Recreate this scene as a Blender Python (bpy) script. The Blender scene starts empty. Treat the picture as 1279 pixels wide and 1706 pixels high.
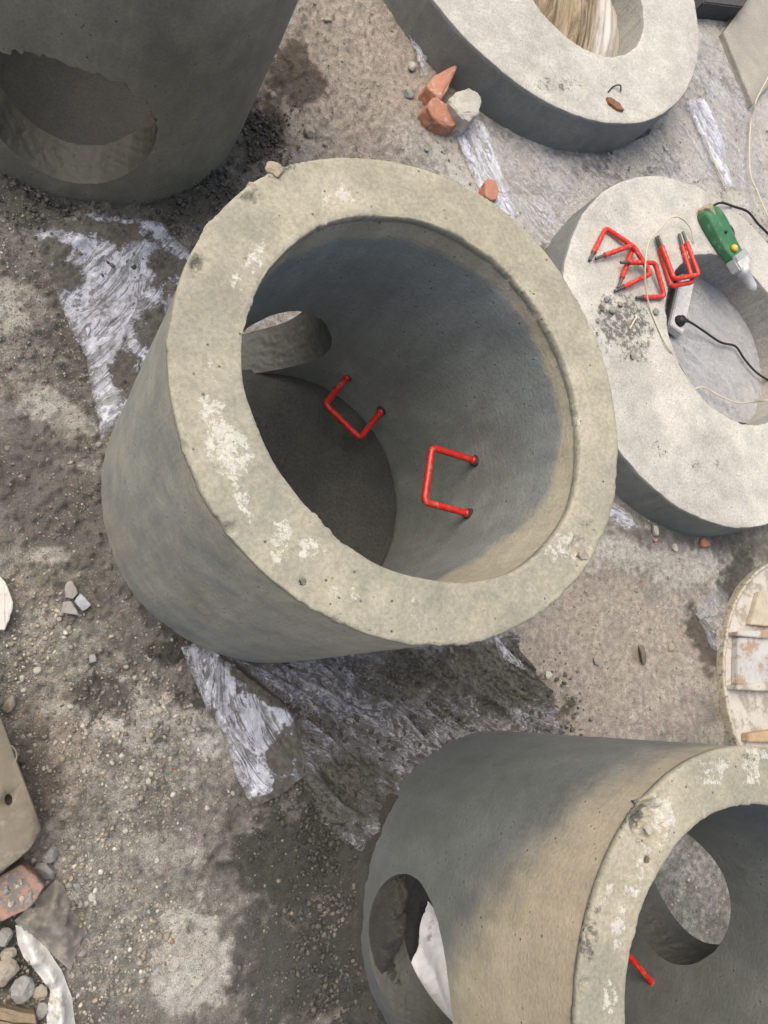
import bpy, bmesh, math, random
import numpy as np
from mathutils import Vector, Matrix, noise as mnoise
rnd = random.Random(7)
D = bpy.data
SC = bpy.context.scene
COL = SC.collection

# ------------------------------------------------------------------ camera
F, NX, NY, H = 1267.4, -13.48, 1161.76, 2.2          # focal length (photo px), foot point, eye height (m)
_d = np.array([NX-639.5, NY-853, F]); _d /= np.linalg.norm(_d)
UP = -_d; EX = np.array([1.0, 0, 0])-_d[0]*_d; EX /= np.linalg.norm(EX); EY = np.cross(UP, EX)
cam = D.objects.new('camera', D.cameras.new('camera')); COL.objects.link(cam)
W = np.stack([EX, EY, UP])                            # camera axes -> world
M4 = Matrix.Identity(4)
for i in range(3):
    M4[i][0] = W[i, 0]; M4[i][1] = -W[i, 1]; M4[i][2] = -W[i, 2]
M4[2][3] = H
cam.matrix_world = M4
cam.data.sensor_fit = 'VERTICAL'; cam.data.sensor_height = 24; cam.data.lens = 24*F/1706
cam.data.clip_start = 0.02; cam.data.clip_end = 200
SC.camera = cam
# ------------------------------------------------------------------ light
SUN_AZ, SUN_EL = math.radians(140), math.radians(64)
world = D.worlds.new('World'); SC.world = world; world.use_nodes = True
nt = world.node_tree
sky = nt.nodes.new('ShaderNodeTexSky'); sky.sky_type = 'NISHITA'; sky.sun_disc = False
sky.sun_elevation = SUN_EL; sky.sun_rotation = math.pi/2-SUN_AZ
sky.air_density = 1.0; sky.dust_density = 6.0; sky.ozone_density = 0.6
bg = nt.nodes['Background']; bg.inputs['Strength'].default_value = 0.125
nt.links.new(sky.outputs[0], bg.inputs['Color'])
sun = D.objects.new('sun', D.lights.new('sun', 'SUN')); COL.objects.link(sun)
sun.data.energy = 1.5; sun.data.angle = math.radians(65); sun.data.color = (1.0, 0.94, 0.83)
sv = Vector((math.cos(SUN_AZ)*math.cos(SUN_EL), math.sin(SUN_AZ)*math.cos(SUN_EL), math.sin(SUN_EL)))
sun.rotation_euler = sv.to_track_quat('Z', 'Y').to_euler(); sun.location = (3, 3, 6)
vs = SC.view_settings
vs.view_transform = 'Standard'; vs.look = 'None'; vs.exposure = 0.54; vs.gamma = 1.0; vs.use_curve_mapping = False
SC.cycles.use_adaptive_sampling = True; SC.cycles.adaptive_threshold = 0.025; SC.cycles.max_bounces = 5; SC.cycles.diffuse_bounces = 3; SC.cycles.glossy_bounces = 2; SC.cycles.transparent_max_bounces = 8

# ------------------------------------------------------------------ helpers
def at(px, py, z=0.0):
    """the point of height z that the photograph shows at (px, py)"""
    r = np.array([px-639.5, py-853, F]); v = W@r
    p = np.array([0, 0, H])+v*(z-H)/v[2]
    return Vector(p)
def pxs(px, py, z=0.0):
    a, b, c = at(px, py, z), at(px+4, py, z), at(px, py-4, z)
    return ((b-a).length+(c-a).length)/8
def hsh(ix, iy, s):
    v = np.sin(ix*127.1+iy*311.7+s*74.7)*43758.5453
    return v-np.floor(v)
def vn(x, y, s=0):
    ix, iy = np.floor(x), np.floor(y); fx, fy = x-ix, y-iy
    ux, uy = fx*fx*fx*(fx*(fx*6-15)+10), fy*fy*fy*(fy*(fy*6-15)+10)
    a, b, c, d = hsh(ix, iy, s), hsh(ix+1, iy, s), hsh(ix, iy+1, s), hsh(ix+1, iy+1, s)
    return (a+(b-a)*ux)*(1-uy)+(c+(d-c)*ux)*uy
def fbm(x, y, s=0, o=4, g=0.5):
    t, a, n = 0, 1.0, 0
    for k in range(o):
        t = t+a*vn(x*2**k+k*17.3, y*2**k-k*9.1, s+k); n += a; a *= g
    return t/n
def sstep(a, b, x):
    t = np.clip((x-a)/(b-a), 0, 1); return t*t*(3-2*t)
def tag(o, label=None, cat=None, group=None, kind=None):
    if label: o['label'] = label
    if cat: o['category'] = cat
    if group: o['group'] = group
    if kind: o['kind'] = kind
    return o
def empty(name, loc=(0, 0, 0), rz=0):
    o = D.objects.new(name, None); COL.objects.link(o); o.location = loc; o.rotation_euler[2] = rz
    o.empty_display_size = .1
    return o
def link(name, me, mat, parent=None, smooth=True):
    o = D.objects.new(name, me); COL.objects.link(o)
    if mat is not None:
        me.materials.clear(); me.materials.append(mat)
    if smooth: me.polygons.foreach_set('use_smooth', [True]*len(me.polygons))
    if parent is not None: o.parent = parent
    return o
def np_mesh(name, V, Q, mat, parent=None, attrs=None, smooth=True):
    """V (n,3) array, Q (m,k) array of faces"""
    V = np.asarray(V, float); Q = np.asarray(Q, int); k = Q.shape[1]
    me = D.meshes.new(name)
    me.vertices.add(len(V)); me.vertices.foreach_set('co', V.ravel())
    me.loops.add(Q.size); me.loops.foreach_set('vertex_index', Q.ravel().astype(np.int32))
    me.polygons.add(len(Q)); me.polygons.foreach_set('loop_start', np.arange(0, Q.size, k, dtype=np.int32))
    me.update(calc_edges=True)
    for n, a in (attrs or {}).items():
        a = np.asarray(a, float)
        if a.ndim == 1:
            at_ = me.attributes.new(n, 'FLOAT', 'POINT'); at_.data.foreach_set('value', a)
        else:
            at_ = me.attributes.new(n, 'FLOAT_VECTOR', 'POINT'); at_.data.foreach_set('vector', a.ravel())
    return link(name, me, mat, parent, smooth)
def bm_obj(name, bm, mat, parent=None, smooth=False):
    me = D.meshes.new(name); bm.normal_update(); bm.to_mesh(me); bm.free()
    return link(name, me, mat, parent, smooth)
def tube_bm(pts, rad, seg=10, bm=None, caps=True):
    """tube through pts; rad a number or list"""
    bm = bm or bmesh.new()
    pts = [Vector(p) for p in pts]; n = len(pts)
    rs = rad if isinstance(rad, (list, tuple)) else [rad]*n
    t0 = (pts[1]-pts[0]).normalized()
    u = t0.orthogonal().normalized(); rings = []
    for i in range(n):
        t = (pts[min(i+1, n-1)]-pts[max(i-1, 0)]).normalized()
        u = (u-t*u.dot(t)).normalized(); v = t.cross(u)
        rings.append([bm.verts.new(pts[i]+(u*math.cos(a)+v*math.sin(a))*rs[i]) for a in [2*math.pi*k/seg for k in range(seg)]])
    for i in range(n-1):
        for k in range(seg):
            bm.faces.new((rings[i][k], rings[i][(k+1) % seg], rings[i+1][(k+1) % seg], rings[i+1][k]))
    if caps:
        bm.faces.new(rings[0][::-1]); bm.faces.new(rings[-1])
    return bm
def smooth_path(pts, sub=8):
    pts = [Vector(p) for p in pts]; out = []
    P = [pts[0]*2-pts[1]]+pts+[pts[-1]*2-pts[-2]]
    for i in range(1, len(P)-2):
        for k in range(sub):
            t = k/sub; a, b, c, d = P[i-1], P[i], P[i+1], P[i+2]
            out.append(.5*((2*b)+(c-a)*t+(2*a-5*b+4*c-d)*t*t+(3*b-a-3*c+d)*t**3))
    out.append(pts[-1]); return out
def round_path(pts, r, sub=5):
    """polyline with its inner corners rounded"""
    pts = [Vector(p) for p in pts]; out = [pts[0]]
    for i in range(1, len(pts)-1):
        a = (pts[i-1]-pts[i]).normalized(); b = (pts[i+1]-pts[i]).normalized()
        p, q = pts[i]+a*r, pts[i]+b*r
        for k in range(sub+1):
            t = k/sub; out.append(p*(1-t)**2+pts[i]*2*t*(1-t)+q*t*t)
    out.append(pts[-1]); return out
def densify(pts, step):
    out = [pts[0]]
    for a, b in zip(pts, pts[1:]):
        n = max(1, int((b-a).length/step))
        out += [a.lerp(b, k/n) for k in range(1, n+1)]
    return out

# ------------------------------------------------------------------ materials
class NT:
    def __init__(s, name):
        s.m = D.materials.new(name); s.m.use_nodes = True; s.t = s.m.node_tree
        s.b = s.t.nodes['Principled BSDF']; s.out = s.t.nodes['Material Output']
    def n(s, ty, **kw):
        x = s.t.nodes.new('ShaderNode'+ty)
        for k, v in kw.items():
            if k in x.inputs.keys() if isinstance(k, str) else False: s.put(x.inputs[k], v)
            else: setattr(x, k, v)
        return x
    def put(s, sock, v):
        if isinstance(v, bpy.types.NodeSocket): s.t.links.new(v, sock)
        elif isinstance(v, (tuple, list)) and sock.type == 'RGBA': sock.default_value = tuple(v)+(1,)*(4-len(v))
        else: sock.default_value = v
    def co(s, scale=(1, 1, 1), src='Object', rot=(0, 0, 0)):
        tc = s.n('TexCoord'); mp = s.n('Mapping'); s.put(mp.inputs['Vector'], tc.outputs[src])
        mp.inputs['Scale'].default_value = scale; mp.inputs['Rotation'].default_value = rot
        return mp.outputs[0]
    def attr(s, name, vec=False):
        a = s.n('Attribute', attribute_name=name); return a.outputs['Vector' if vec else 'Fac']
    def noise(s, vec, scale, detail=4, rough=.55, dist=0):
        x = s.n('TexNoise'); s.put(x.inputs['Vector'], vec)
        for k, v in (('Scale', scale), ('Detail', detail), ('Roughness', rough), ('Distortion', dist)): s.put(x.inputs[k], v)
        return x.outputs['Fac']
    def voro(s, vec, scale, feat='F1', out='Distance', rnd_=1.0):
        x = s.n('TexVoronoi', feature=feat); s.put(x.inputs['Vector'], vec); s.put(x.inputs['Scale'], scale)
        s.put(x.inputs['Randomness'], rnd_)
        return x.outputs[out]
    def ramp(s, v, a, b, lo=0.0, hi=1.0):
        x = s.n('MapRange', interpolation_type='SMOOTHSTEP')
        s.put(x.inputs['Value'], v); s.put(x.inputs['From Min'], a); s.put(x.inputs['From Max'], b)
        s.put(x.inputs['To Min'], lo); s.put(x.inputs['To Max'], hi); return x.outputs[0]
    def math(s, op, a, b=0.0):
        x = s.n('Math', operation=op); s.put(x.inputs[0], a); s.put(x.inputs[1], b); return x.outputs[0]
    def mix(s, f, a, b, mode='MIX'):
        x = s.n('Mix', data_type='RGBA', blend_type=mode)
        s.put(x.inputs[0], f); s.put(x.inputs[6], a); s.put(x.inputs[7], b); return x.outputs[2]
    def vadd(s, a, b):
        x = s.n('VectorMath', operation='ADD'); s.put(x.inputs[0], a); s.put(x.inputs[1], b); return x.outputs[0]
    def bump(s, h, strength, dist, prev=None):
        x = s.n('Bump'); s.put(x.inputs['Height'], h); s.put(x.inputs['Strength'], strength); s.put(x.inputs['Distance'], dist)
        if prev is not None: s.put(x.inputs['Normal'], prev)
        return x.outputs[0]
    def done(s, col, rough=.85, nrm=None, **kw):
        s.put(s.b.inputs['Base Color'], col); s.put(s.b.inputs['Roughness'], rough)
        if nrm is not None: s.put(s.b.inputs['Normal'], nrm)
        for k, v in kw.items(): s.put(s.b.inputs[k.replace('_', ' ')], v)
        return s.m

def mat_concrete(name, damp, dry, flake=(.62, .6, .54), streak=.35, pit=.6, grain=.5):
    """cast concrete: attribute dry 0..1 (drying front), flake (laitance scabs), cyl (arc, height, radius) for trowel marks"""
    m = NT(name); v = m.co(); c = m.attr('cyl', True)
    big = m.noise(v, 2.6, 2); mid = m.noise(v, 13, 4, .62); fine = m.noise(v, 120, 3, .7)
    mp = m.n('Mapping'); m.put(mp.inputs['Vector'], c); mp.inputs['Scale'].default_value = (7, 30, 8); mp.inputs['Rotation'].default_value = (0, 0, .5)
    st = m.noise(mp.outputs[0], 1.0, 4, .68, 1.6)
    mp2 = m.n('Mapping'); m.put(mp2.inputs['Vector'], c); mp2.inputs['Scale'].default_value = (6, 95, 8); mp2.inputs['Rotation'].default_value = (0, 0, -.45)
    st2 = m.noise(mp2.outputs[0], 1.0, 3, .62, 1.2)
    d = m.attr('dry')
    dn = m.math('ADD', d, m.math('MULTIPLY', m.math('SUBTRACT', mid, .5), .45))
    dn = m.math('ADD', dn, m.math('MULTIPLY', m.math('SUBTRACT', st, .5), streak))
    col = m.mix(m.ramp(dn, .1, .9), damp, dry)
    def mul(col, f): return m.mix(1.0, col, m.n('CombineColor', Red=f, Green=f, Blue=f).outputs[0], 'MULTIPLY')
    f = m.ramp(m.math('ADD', m.math('MULTIPLY', big, .5), m.math('MULTIPLY', mid, .5)), .3, .7, .84, 1.16)
    f = m.math('MULTIPLY', f, m.ramp(fine, .28, .72, 1-.42*grain, 1+.40*grain))
    col = mul(col, f)
    # pale brush scratches, only here and there
    sc = m.math('MULTIPLY', m.ramp(st2, .62, .72, 0, 1.7*streak), m.ramp(big, .40, .60))
    col = m.mix(sc, col, tuple(min(1, x*1.7) for x in damp))
    mp3 = m.n('Mapping'); m.put(mp3.inputs['Vector'], c); mp3.inputs['Scale'].default_value = (17, 1.6, 1)
    dr = m.noise(mp3.outputs[0], 1.0, 3, .7, .5)
    col = mul(col, m.ramp(dr, .35, .66, 1-.28*streak, 1+.2*streak))
    # laitance scabs with torn edges
    fn = m.noise(v, 40, 5, .85)
    fl = m.math('ADD', m.attr('flake'), m.math('MULTIPLY', m.math('SUBTRACT', fn, .5), 3.0))
    flm = m.ramp(fl, .60, .76, 0, .85)
    col = m.mix(flm, col, m.mix(m.ramp(fine, .3, .7), tuple(x*.74 for x in flake), flake))
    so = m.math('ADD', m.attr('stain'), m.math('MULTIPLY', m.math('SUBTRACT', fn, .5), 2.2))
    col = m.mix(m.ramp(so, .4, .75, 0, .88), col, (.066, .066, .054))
    # pin holes
    po = m.voro(v, 46)
    pm = m.math('MULTIPLY', m.ramp(po, .07, .15, 1, 0), m.ramp(mid, .50, .58, 0, pit))
    po2 = m.voro(v, 15); pm2 = m.math('MULTIPLY', m.ramp(po2, .03, .06, 1, 0), m.ramp(big, .45, .55, 0, pit))
    pm = m.math('MAXIMUM', pm, pm2)
    col = m.mix(m.math('MULTIPLY', pm, .85), col, (.035, .035, .032))
    h = m.math('ADD', m.math('MULTIPLY', fine, .8), m.math('MULTIPLY', st2, streak)); h = m.math('SUBTRACT', h, m.math('MULTIPLY', pm, 1.6))
    h = m.math('ADD', h, m.math('MULTIPLY', fn, .5)); h = m.math('ADD', h, m.math('MULTIPLY', mid, .8)); h = m.math('ADD', h, m.math('MULTIPLY', st, streak*1.5))
    nb = m.bump(h, .42, .005)
    return m.done(col, m.ramp(dn, .1, .8, .60, .93), nb)
def mat_plain(name, col, col2=None, rough=.6, scale=30, bump=.0, dist=.002, metal=0.0, dirt=None, dirt_amt=.5, spec=.5):
    m = NT(name); v = m.co(); n = m.noise(v, scale, 5, .62); f = m.noise(v, scale*6, 3, .6)
    k = m.ramp(m.math('ADD', m.math('MULTIPLY', n, .65), m.math('MULTIPLY', f, .35)), .32, .68)
    c = m.mix(k, col2 or tuple(x*.7 for x in col), col)
    if dirt:
        dm = m.ramp(m.noise(v, scale*1.7, 6, .7), .62-.3*dirt_amt, .72-.25*dirt_amt); c = m.mix(dm, c, dirt)
        rough = m.math('ADD', m.math('MULTIPLY', dm, .9-rough), rough)
    nb = m.bump(m.math('ADD', m.math('MULTIPLY', n, .6), m.math('MULTIPLY', f, .4)), bump, dist) if bump else None
    return m.done(c, rough, nb, Metallic=metal)

MC_MAIN = mat_concrete('concrete_main', (.252, .272, .256), (.43, .385, .285), streak=.30, grain=.25, pit=1.0)
MC_RIM = mat_concrete('concrete_rim', (.220, .216, .172), (.352, .326, .245), flake=(.58, .56, .49), streak=.14, pit=1.0, grain=.38)
MC_TL = mat_concrete('concrete_damp_dark', (.190, .180, .140), (.30, .282, .22), streak=.15, grain=.3, pit=1.0)
MC_BR = mat_concrete('concrete_drying', (.165, .178, .168), (.42, .362, .262), streak=.16, grain=.2, pit=1.0)
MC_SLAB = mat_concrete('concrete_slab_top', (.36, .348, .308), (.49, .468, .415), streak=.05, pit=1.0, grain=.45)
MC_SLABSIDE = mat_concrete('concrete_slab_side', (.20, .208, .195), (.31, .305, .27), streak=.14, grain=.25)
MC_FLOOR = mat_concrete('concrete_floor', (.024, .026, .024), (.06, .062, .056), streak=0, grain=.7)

# ------------------------------------------------------------------ ground
# patches of damp, of pale cement dust, of tan sand, given by where they lie on the ground: (px, py, rx, ry, turn, amount)
def blobs(X, Y, L, z=0.0, seed=0, rag=.55):
    o = np.zeros_like(X)
    wob = (fbm(X*7, Y*7, seed+3, 5, .65)-.5)*2.6*rag+(fbm(X*45, Y*45, seed+8, 3)-.5)*rag*1.3
    for (px, py, rx, ry, turn, amt) in L:
        c = at(px, py, z); ax = at(px+rx*math.cos(turn), py+rx*math.sin(turn), z)-c; ay = at(px-ry*math.sin(turn), py+ry*math.cos(turn), z)-c
        det = ax.x*ay.y-ax.y*ay.x
        dx, dy = X-c.x, Y-c.y
        u = (dx*ay.y-dy*ay.x)/det; v = (dy*ax.x-dx*ax.y)/det
        q = np.sqrt(u*u+v*v)+wob
        o = np.maximum(o, amt*sstep(1.4, .45, q))
    return o
WET = [(495, 130, 55, 70, .3, .95), (440, 215, 40, 90, .4, .8), (170, 1160, 65, 45, 0, .75), (330, 330, 120, 60, 0, .6), (60, 330, 110, 50, .3, .6),
       (640, 1230, 330, 130, .25, 1.0), (880, 1170, 70, 60, .4, .95), (480, 1430, 110, 110, .6, .85), (560, 1330, 90, 140, .3, 1.0), (500, 1600, 130, 160, 0, .7), (610, 1600, 60, 200, 0, .9),
       (250, 640, 60, 130, .2, .75), (120, 560, 90, 120, .1, .55), (60, 780, 110, 130, 0, .5), (150, 850, 120, 90, .3, .5), (1060, 255, 70, 50, 0, .75), (960, 210, 60, 40, .3, .5), (800, 235, 70, 60, .6, .3),
       (1175, 1070, 26, 70, -.3, .85), (1225, 960, 40, 50, 0, .8), (1160, 905, 160, 24, .15, .5), (1065, 1090, 13, 26, -.2, .45), (1030, 1045, 24, 30, 0, .4),
       (45, 1300, 70, 140, .2, .6), (60, 1560, 90, 120, 0, .8), (300, 960, 60, 60, .7, .45), (260, 1010, 60, 30, .7, .6), (150, 1340, 36, 50, 0, .4), (300, 1690, 140, 50, 0, .4), (1190, 1190, 30, 40, 0, .5), (225, 390, 90, 60, .4, .5)]
PALE = [(480, 545, 60, 40, 0, 1.0),(1150, 1480, 110, 110, 0, .4),(150, 1400, 160, 160, 0, .45), (300, 1250, 120, 90, 0, .45), (200, 1600, 120, 90, 0, .4), (60, 620, 60, 60, 0, .4), (120, 1130, 60, 60, 0, .4), (560, 140, 160, 160, 0, .25), (1030, 1130, 180, 130, 0, .35),(230, 1200, 130, 75, .3, .75), (190, 1300, 90, 90, 0, .5), (330, 1590, 60, 110, .1, .9), (30, 500, 70, 50, 0, .8), (90, 690, 70, 40, .2, .8), (85, 925, 50, 16, 0, .8), (65, 1050, 45, 40, .7, .5), (230, 1420, 100, 60, 0, .5),
        (130, 770, 60, 14, .1, .5), (870, 290, 150, 110, .5, .95), (1150, 250, 130, 110, 0, 1.0), (1230, 250, 120, 200, 0, .95), (1170, 60, 50, 120, 0, .8), (1200, 560, 110, 150, .4, 1.0),
        (1090, 930, 190, 50, .2, .65), (700, 240, 70, 80, .5, .5), (640, 10, 90, 60, 0, .35), (1150, 1000, 60, 60, 0, .4), (930, 1150, 60, 60, 0, .25), (330, 1130, 50, 50, 0, .3), (260, 1640, 90, 60, 0, .35), (180, 470, 60, 60, 0, .3)]
TAN = [(600, 120, 190, 190, 0, .9), (560, 260, 140, 70, 0, .7), (1040, 1080, 190, 150, .2, .9), (90, 1260, 70, 140, 0, .6), (1000, 1200, 200, 60, 0, .8), (45, 1010, 50, 70, 0, .4), (740, 170, 80, 80, .5, .4)]
def ground_z(x, y):
    r = np.hypot(x-1.2, y-1.0); k = sstep(7, 4, r)
    cl = fbm(x*22, y*22, 11, 4, .6); big = fbm(x*2.3, y*2.3, 5, 3)
    left = sstep(1.1, .1, x-.25*y)                         # trodden dirt is cloddier on the left
    z = (big-.5)*.022+(cl-.5)*(.006+.016*left)+np.maximum(0, fbm(x*60, y*60, 21, 3, .6)-.56)*(.02+.05*left)
    return z*k-.006
def gaxis(lo, hi, f0, f1, fine, c0, c1):
    out = []; x = f0
    while x < f1:
        out.append(x); x += fine*(1+1.3*max(0, (x-c0)/(c1-c0))) if x > c0 else fine
    up_ = []; s = .03; y = out[-1]
    while y < hi: y += s; s *= 1.35; up_.append(y)
    dn = []; s = .03; y = out[0]
    while y > lo: y -= s; s *= 1.35; dn.append(y)
    return np.array(dn[::-1]+out+up_)
def grid_faces(nx, ny):
    i = np.arange(nx*ny).reshape(ny, nx)
    return np.stack([i[:-1, :-1], i[:-1, 1:], i[1:, 1:], i[1:, :-1]], -1).reshape(-1, 4)
gx = gaxis(-26, 28, -.42, 3.75, .0065, 1.4, 3.7); gy = gaxis(-26, 28, -1.3, 4.1, .0065, .9, 4.1)
GX, GY = np.meshgrid(gx, gy); gX, gY = GX.ravel(), GY.ravel()
gWet, gPale, gTan = blobs(gX, gY, WET, 0, 1), blobs(gX, gY, PALE, 0, 31), blobs(gX, gY, TAN, 0, 61, .4)
def mat_ground():
    m = NT('trodden_dirt'); v = m.co()
    n1 = m.noise(v, 5, 5, .6); n2 = m.noise(v, 38, 6, .7); n3 = m.noise(v, 300, 4, .75); vo = m.voro(v, 130)
    base = m.mix(m.ramp(n1, .3, .7), (.185, .178, .152), (.33, .318, .278))
    base = m.mix(m.ramp(n2, .35, .7), m.mix(.5, base, (.12, .112, .095)), base)
    tan = m.mix(m.ramp(n2, .25, .75), (.375, .318, .258), (.455, .395, .33))
    base = m.mix(m.attr('tan'), base, tan)
    pl = m.math('ADD', m.attr('pale'), m.math('MULTIPLY', m.math('SUBTRACT', n2, .5), .7))
    pale = m.mix(m.ramp(n1, .35, .65), (.47, .44, .385), (.56, .54, .50))
    base = m.mix(m.ramp(pl, .25, .85), base, pale)
    wt = m.math('ADD', m.attr('wet'), m.math('MULTIPLY', m.math('SUBTRACT', n2, .5), .6))
    wm = m.ramp(wt, .25, .8)
    base = m.mix(m.math('MULTIPLY', wm, .86), base, m.mix(m.attr('tan'), (.042, .040, .033), (.075, .052, .032)))
    g = m.ramp(m.math('ADD', m.math('MULTIPLY', n3, .7), m.math('MULTIPLY', n2, .3)),   .3, .7, .42, 1.55)
    base = m.mix(1.0, base, m.n('CombineColor', Red=g, Green=g, Blue=g).outputs[0], 'MULTIPLY')
    # single light grains
    gr = m.math('MULTIPLY', m.ramp(vo, .12, .2, 1, 0), m.ramp(m.noise(v, 60, 2), .58, .62, 0, .75))
    base = m.mix(gr, base, (.45, .42, .37))
    h = m.math('ADD', m.math('MULTIPLY', n3, .8), m.math('MULTIPLY', n2, 1.0)); h = m.math('ADD', h, gr)
    nb = m.bump(h, 1.0, .009)
    return m.done(base, m.ramp(wm, 0, 1, .95, .7), nb)
M_GROUND = mat_ground()
ground = np_mesh('ground', np.stack([gX, gY, ground_z(gX, gY)], 1), grid_faces(len(gx), len(gy)), M_GROUND, None, {'wet': gWet, 'pale': gPale, 'tan': gTan})
tag(ground, 'trodden grey brown dirt strewn with grit, damp patches and cement dust', None, None, 'structure')
def gz(x, y): return float(ground_z(np.array([x]), np.array([y]))[0])
def gat(px, py): p = at(px, py, 0); p.z = gz(p.x, p.y); return p

# ------------------------------------------------------------------ concrete well rings
def per(az, table):
    a = np.array([t[0] for t in table], float); r = np.array([t[1] for t in table], float)
    a = np.concatenate([a-360, a, a+360]); r = np.concatenate([r, r, r])
    x = np.degrees(az) % 360
    return (np.interp(x-4, a, r)+np.interp(x, a, r)+np.interp(x+4, a, r))/3
def hole_rho(phi, h):      # ragged outline of a pipe opening
    return h['rho']*(1+.012*np.sin(3*phi+h['seed'])+h['rag']*(fbm(np.cos(phi)*9+19, np.sin(phi)*9+19, h['seed'], 4, .6)-.5)*np.clip(np.sin(phi)+.35, .12, 1))
def wall_sheet(Rf, h, holes, nth, nz, z0, flip):
    """one face of the wall as (theta, z) grid with round openings, boundary snapped onto the opening"""
    th = np.linspace(0, 2*np.pi, nth, endpoint=False); zz = np.linspace(z0, h, nz)
    T, Z = np.meshgrid(th, zz); T = T.ravel().copy(); Z = Z.ravel().copy()
    i = np.arange(nth*nz).reshape(nz, nth); j = np.roll(i, -1, 1)
    Q = np.stack([i[:-1], j[:-1], j[1:], i[1:]], -1).reshape(-1, 4)
    for ho in holes:
        dth = (T-ho['az']+np.pi) % (2*np.pi)-np.pi
        R = Rf(T, Z); u = R*np.sin(dth); w = Z-ho['z']; front = np.abs(dth) < 1.35
        rho = np.hypot(u, w); rr = hole_rho(np.arctan2(w, u), ho)
        ins = front & (rho < rr)
        q_in = ins[Q]; keep = ~q_in.all(1); Q2 = Q[keep]; edge = q_in[keep]
        mv = np.unique(Q2[edge])                                      # inside verts of cut quads go out onto the outline
        sc_ = rr[mv]/rho[mv]
        un = np.clip(u[mv]*sc_/R[mv], -.98, .98)
        T[mv] = ho['az']+np.arcsin(un); Z[mv] = ho['z']+w[mv]*sc_
        Q = Q2
    if flip: Q = Q[:, ::-1]
    used = np.unique(Q); remap = -np.ones(len(T), int); remap[used] = np.arange(len(used))
    return T[used], Z[used], remap[Q]
def make_ring(name, c, h, Rout, Rin, holes, wmat, rmat, dry_out, dry_in, label, rim_flake, rim_dents, seed, floor_z=.06, bore_dry=.25, rim_stain=(), bore_stain=.95):
    root = empty(name, (c[0], c[1], 0)); tag(root, label, 'well ring', 'concrete well rings standing on the dirt')
    def ro(T, Z): return Rout(T)+.004*(fbm(np.cos(T)*4+20, np.sin(T)*4+Z*5, seed, 3)-.5)
    def ri(T, Z): return Rin(T, Z)+.006*(fbm(np.cos(T)*4+50, np.sin(T)*4+Z*5, seed+4, 3)-.5)
    Ta, Za, Qa = wall_sheet(ro, h-.012, holes, 420, 96, -.03, False)
    Tb, Zb, Qb = wall_sheet(ri, h-.012, holes, 400, 96, -.03, True)
    Ra, Rb = ro(Ta, Za), ri(Tb, Zb)
    V = [np.stack([Ra*np.cos(Ta), Ra*np.sin(Ta), Za], 1), np.stack([Rb*np.cos(Tb), Rb*np.sin(Tb), Zb], 1)]
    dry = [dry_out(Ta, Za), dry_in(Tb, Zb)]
    cyl = [np.stack([Ta*.5, Za, Ra], 1), np.stack([Tb*.38, Zb, Rb+3], 1)]
    Q = [Qa, Qb+len(Ta)]; n = len(Ta)+len(Tb)
    for ho in holes:                                                   # bore through the wall
        nphi, nd = 300, 26
        phi = np.linspace(0, 2*np.pi, nphi, endpoint=False); rr = hole_rho(phi, ho)
        u = rr*np.cos(phi); w = rr*np.sin(phi)
        Th_o = ho['az']+np.arcsin(np.clip(u/.505, -.99, .99)); Th_i = ho['az']+np.arcsin(np.clip(u/.385, -.99, .99))
        do = np.sqrt(ro(Th_o, ho['z']+w)**2-u**2); di = np.sqrt(np.maximum(ri(Th_i, ho['z']+w)**2-u**2, .01))
        t = np.linspace(0, 1, nd)[:, None]
        dd = do[None]*(1-t)+di[None]*t
        bulge = 1+(.075*(fbm(np.cos(phi[None])*9+t*4, np.sin(phi[None])*9+t*5, seed+9, 5, .75)-.5))*np.sin(np.pi*t)**.5
        uu, ww = u[None]*bulge, w[None]*bulge
        ca, sa = math.cos(ho['az']), math.sin(ho['az'])
        V.append(np.stack([dd*ca-uu*sa, dd*sa+uu*ca, ho['z']+ww], -1).reshape(-1, 3))
        i = np.arange(nphi*nd).reshape(nd, nphi); j = np.roll(i, -1, 1)
        Q.append(np.stack([i[:-1], i[1:], j[1:], j[:-1]], -1).reshape(-1, 4)+n); n += nphi*nd
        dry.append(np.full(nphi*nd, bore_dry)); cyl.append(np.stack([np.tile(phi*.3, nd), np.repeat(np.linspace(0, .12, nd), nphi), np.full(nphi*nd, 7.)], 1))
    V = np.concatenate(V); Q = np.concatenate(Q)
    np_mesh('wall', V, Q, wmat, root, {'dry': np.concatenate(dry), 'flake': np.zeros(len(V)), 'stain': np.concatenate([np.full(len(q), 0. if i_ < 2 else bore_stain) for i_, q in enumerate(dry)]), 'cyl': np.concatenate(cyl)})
    # trowelled mortar rim
    nth, nr = 640, 30
    th = np.linspace(0, 2*np.pi, nth, endpoint=False)
    prof = [(-.003, -.022), (.002, -.019), (.0035, -.010), (.003, -.003)]
    cols = []
    edge_o = (fbm(np.cos(th)*13+3, np.sin(th)*13+3, seed+20, 6, .82)-.5); edge_i = (fbm(np.cos(th)*13+7, np.sin(th)*13+7, seed+25, 6, .82)-.5)
    edge_o = edge_o*(.12+1.1*sstep(.50, .72, fbm(np.cos(th)*5+13, np.sin(th)*5+13, seed+27, 2))); edge_i = edge_i*(.16+1.1*sstep(.48, .7, fbm(np.cos(th)*5+31, np.sin(th)*5+31, seed+28, 2)))
    Ro, Ri = ro(th, h), ri(th, np.full_like(th, h))
    for (a, z) in prof: cols.append((Ro+a+edge_o*.012*(1 if a > 0 else .3), np.full(nth, h+z)+edge_o*.004))
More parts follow.
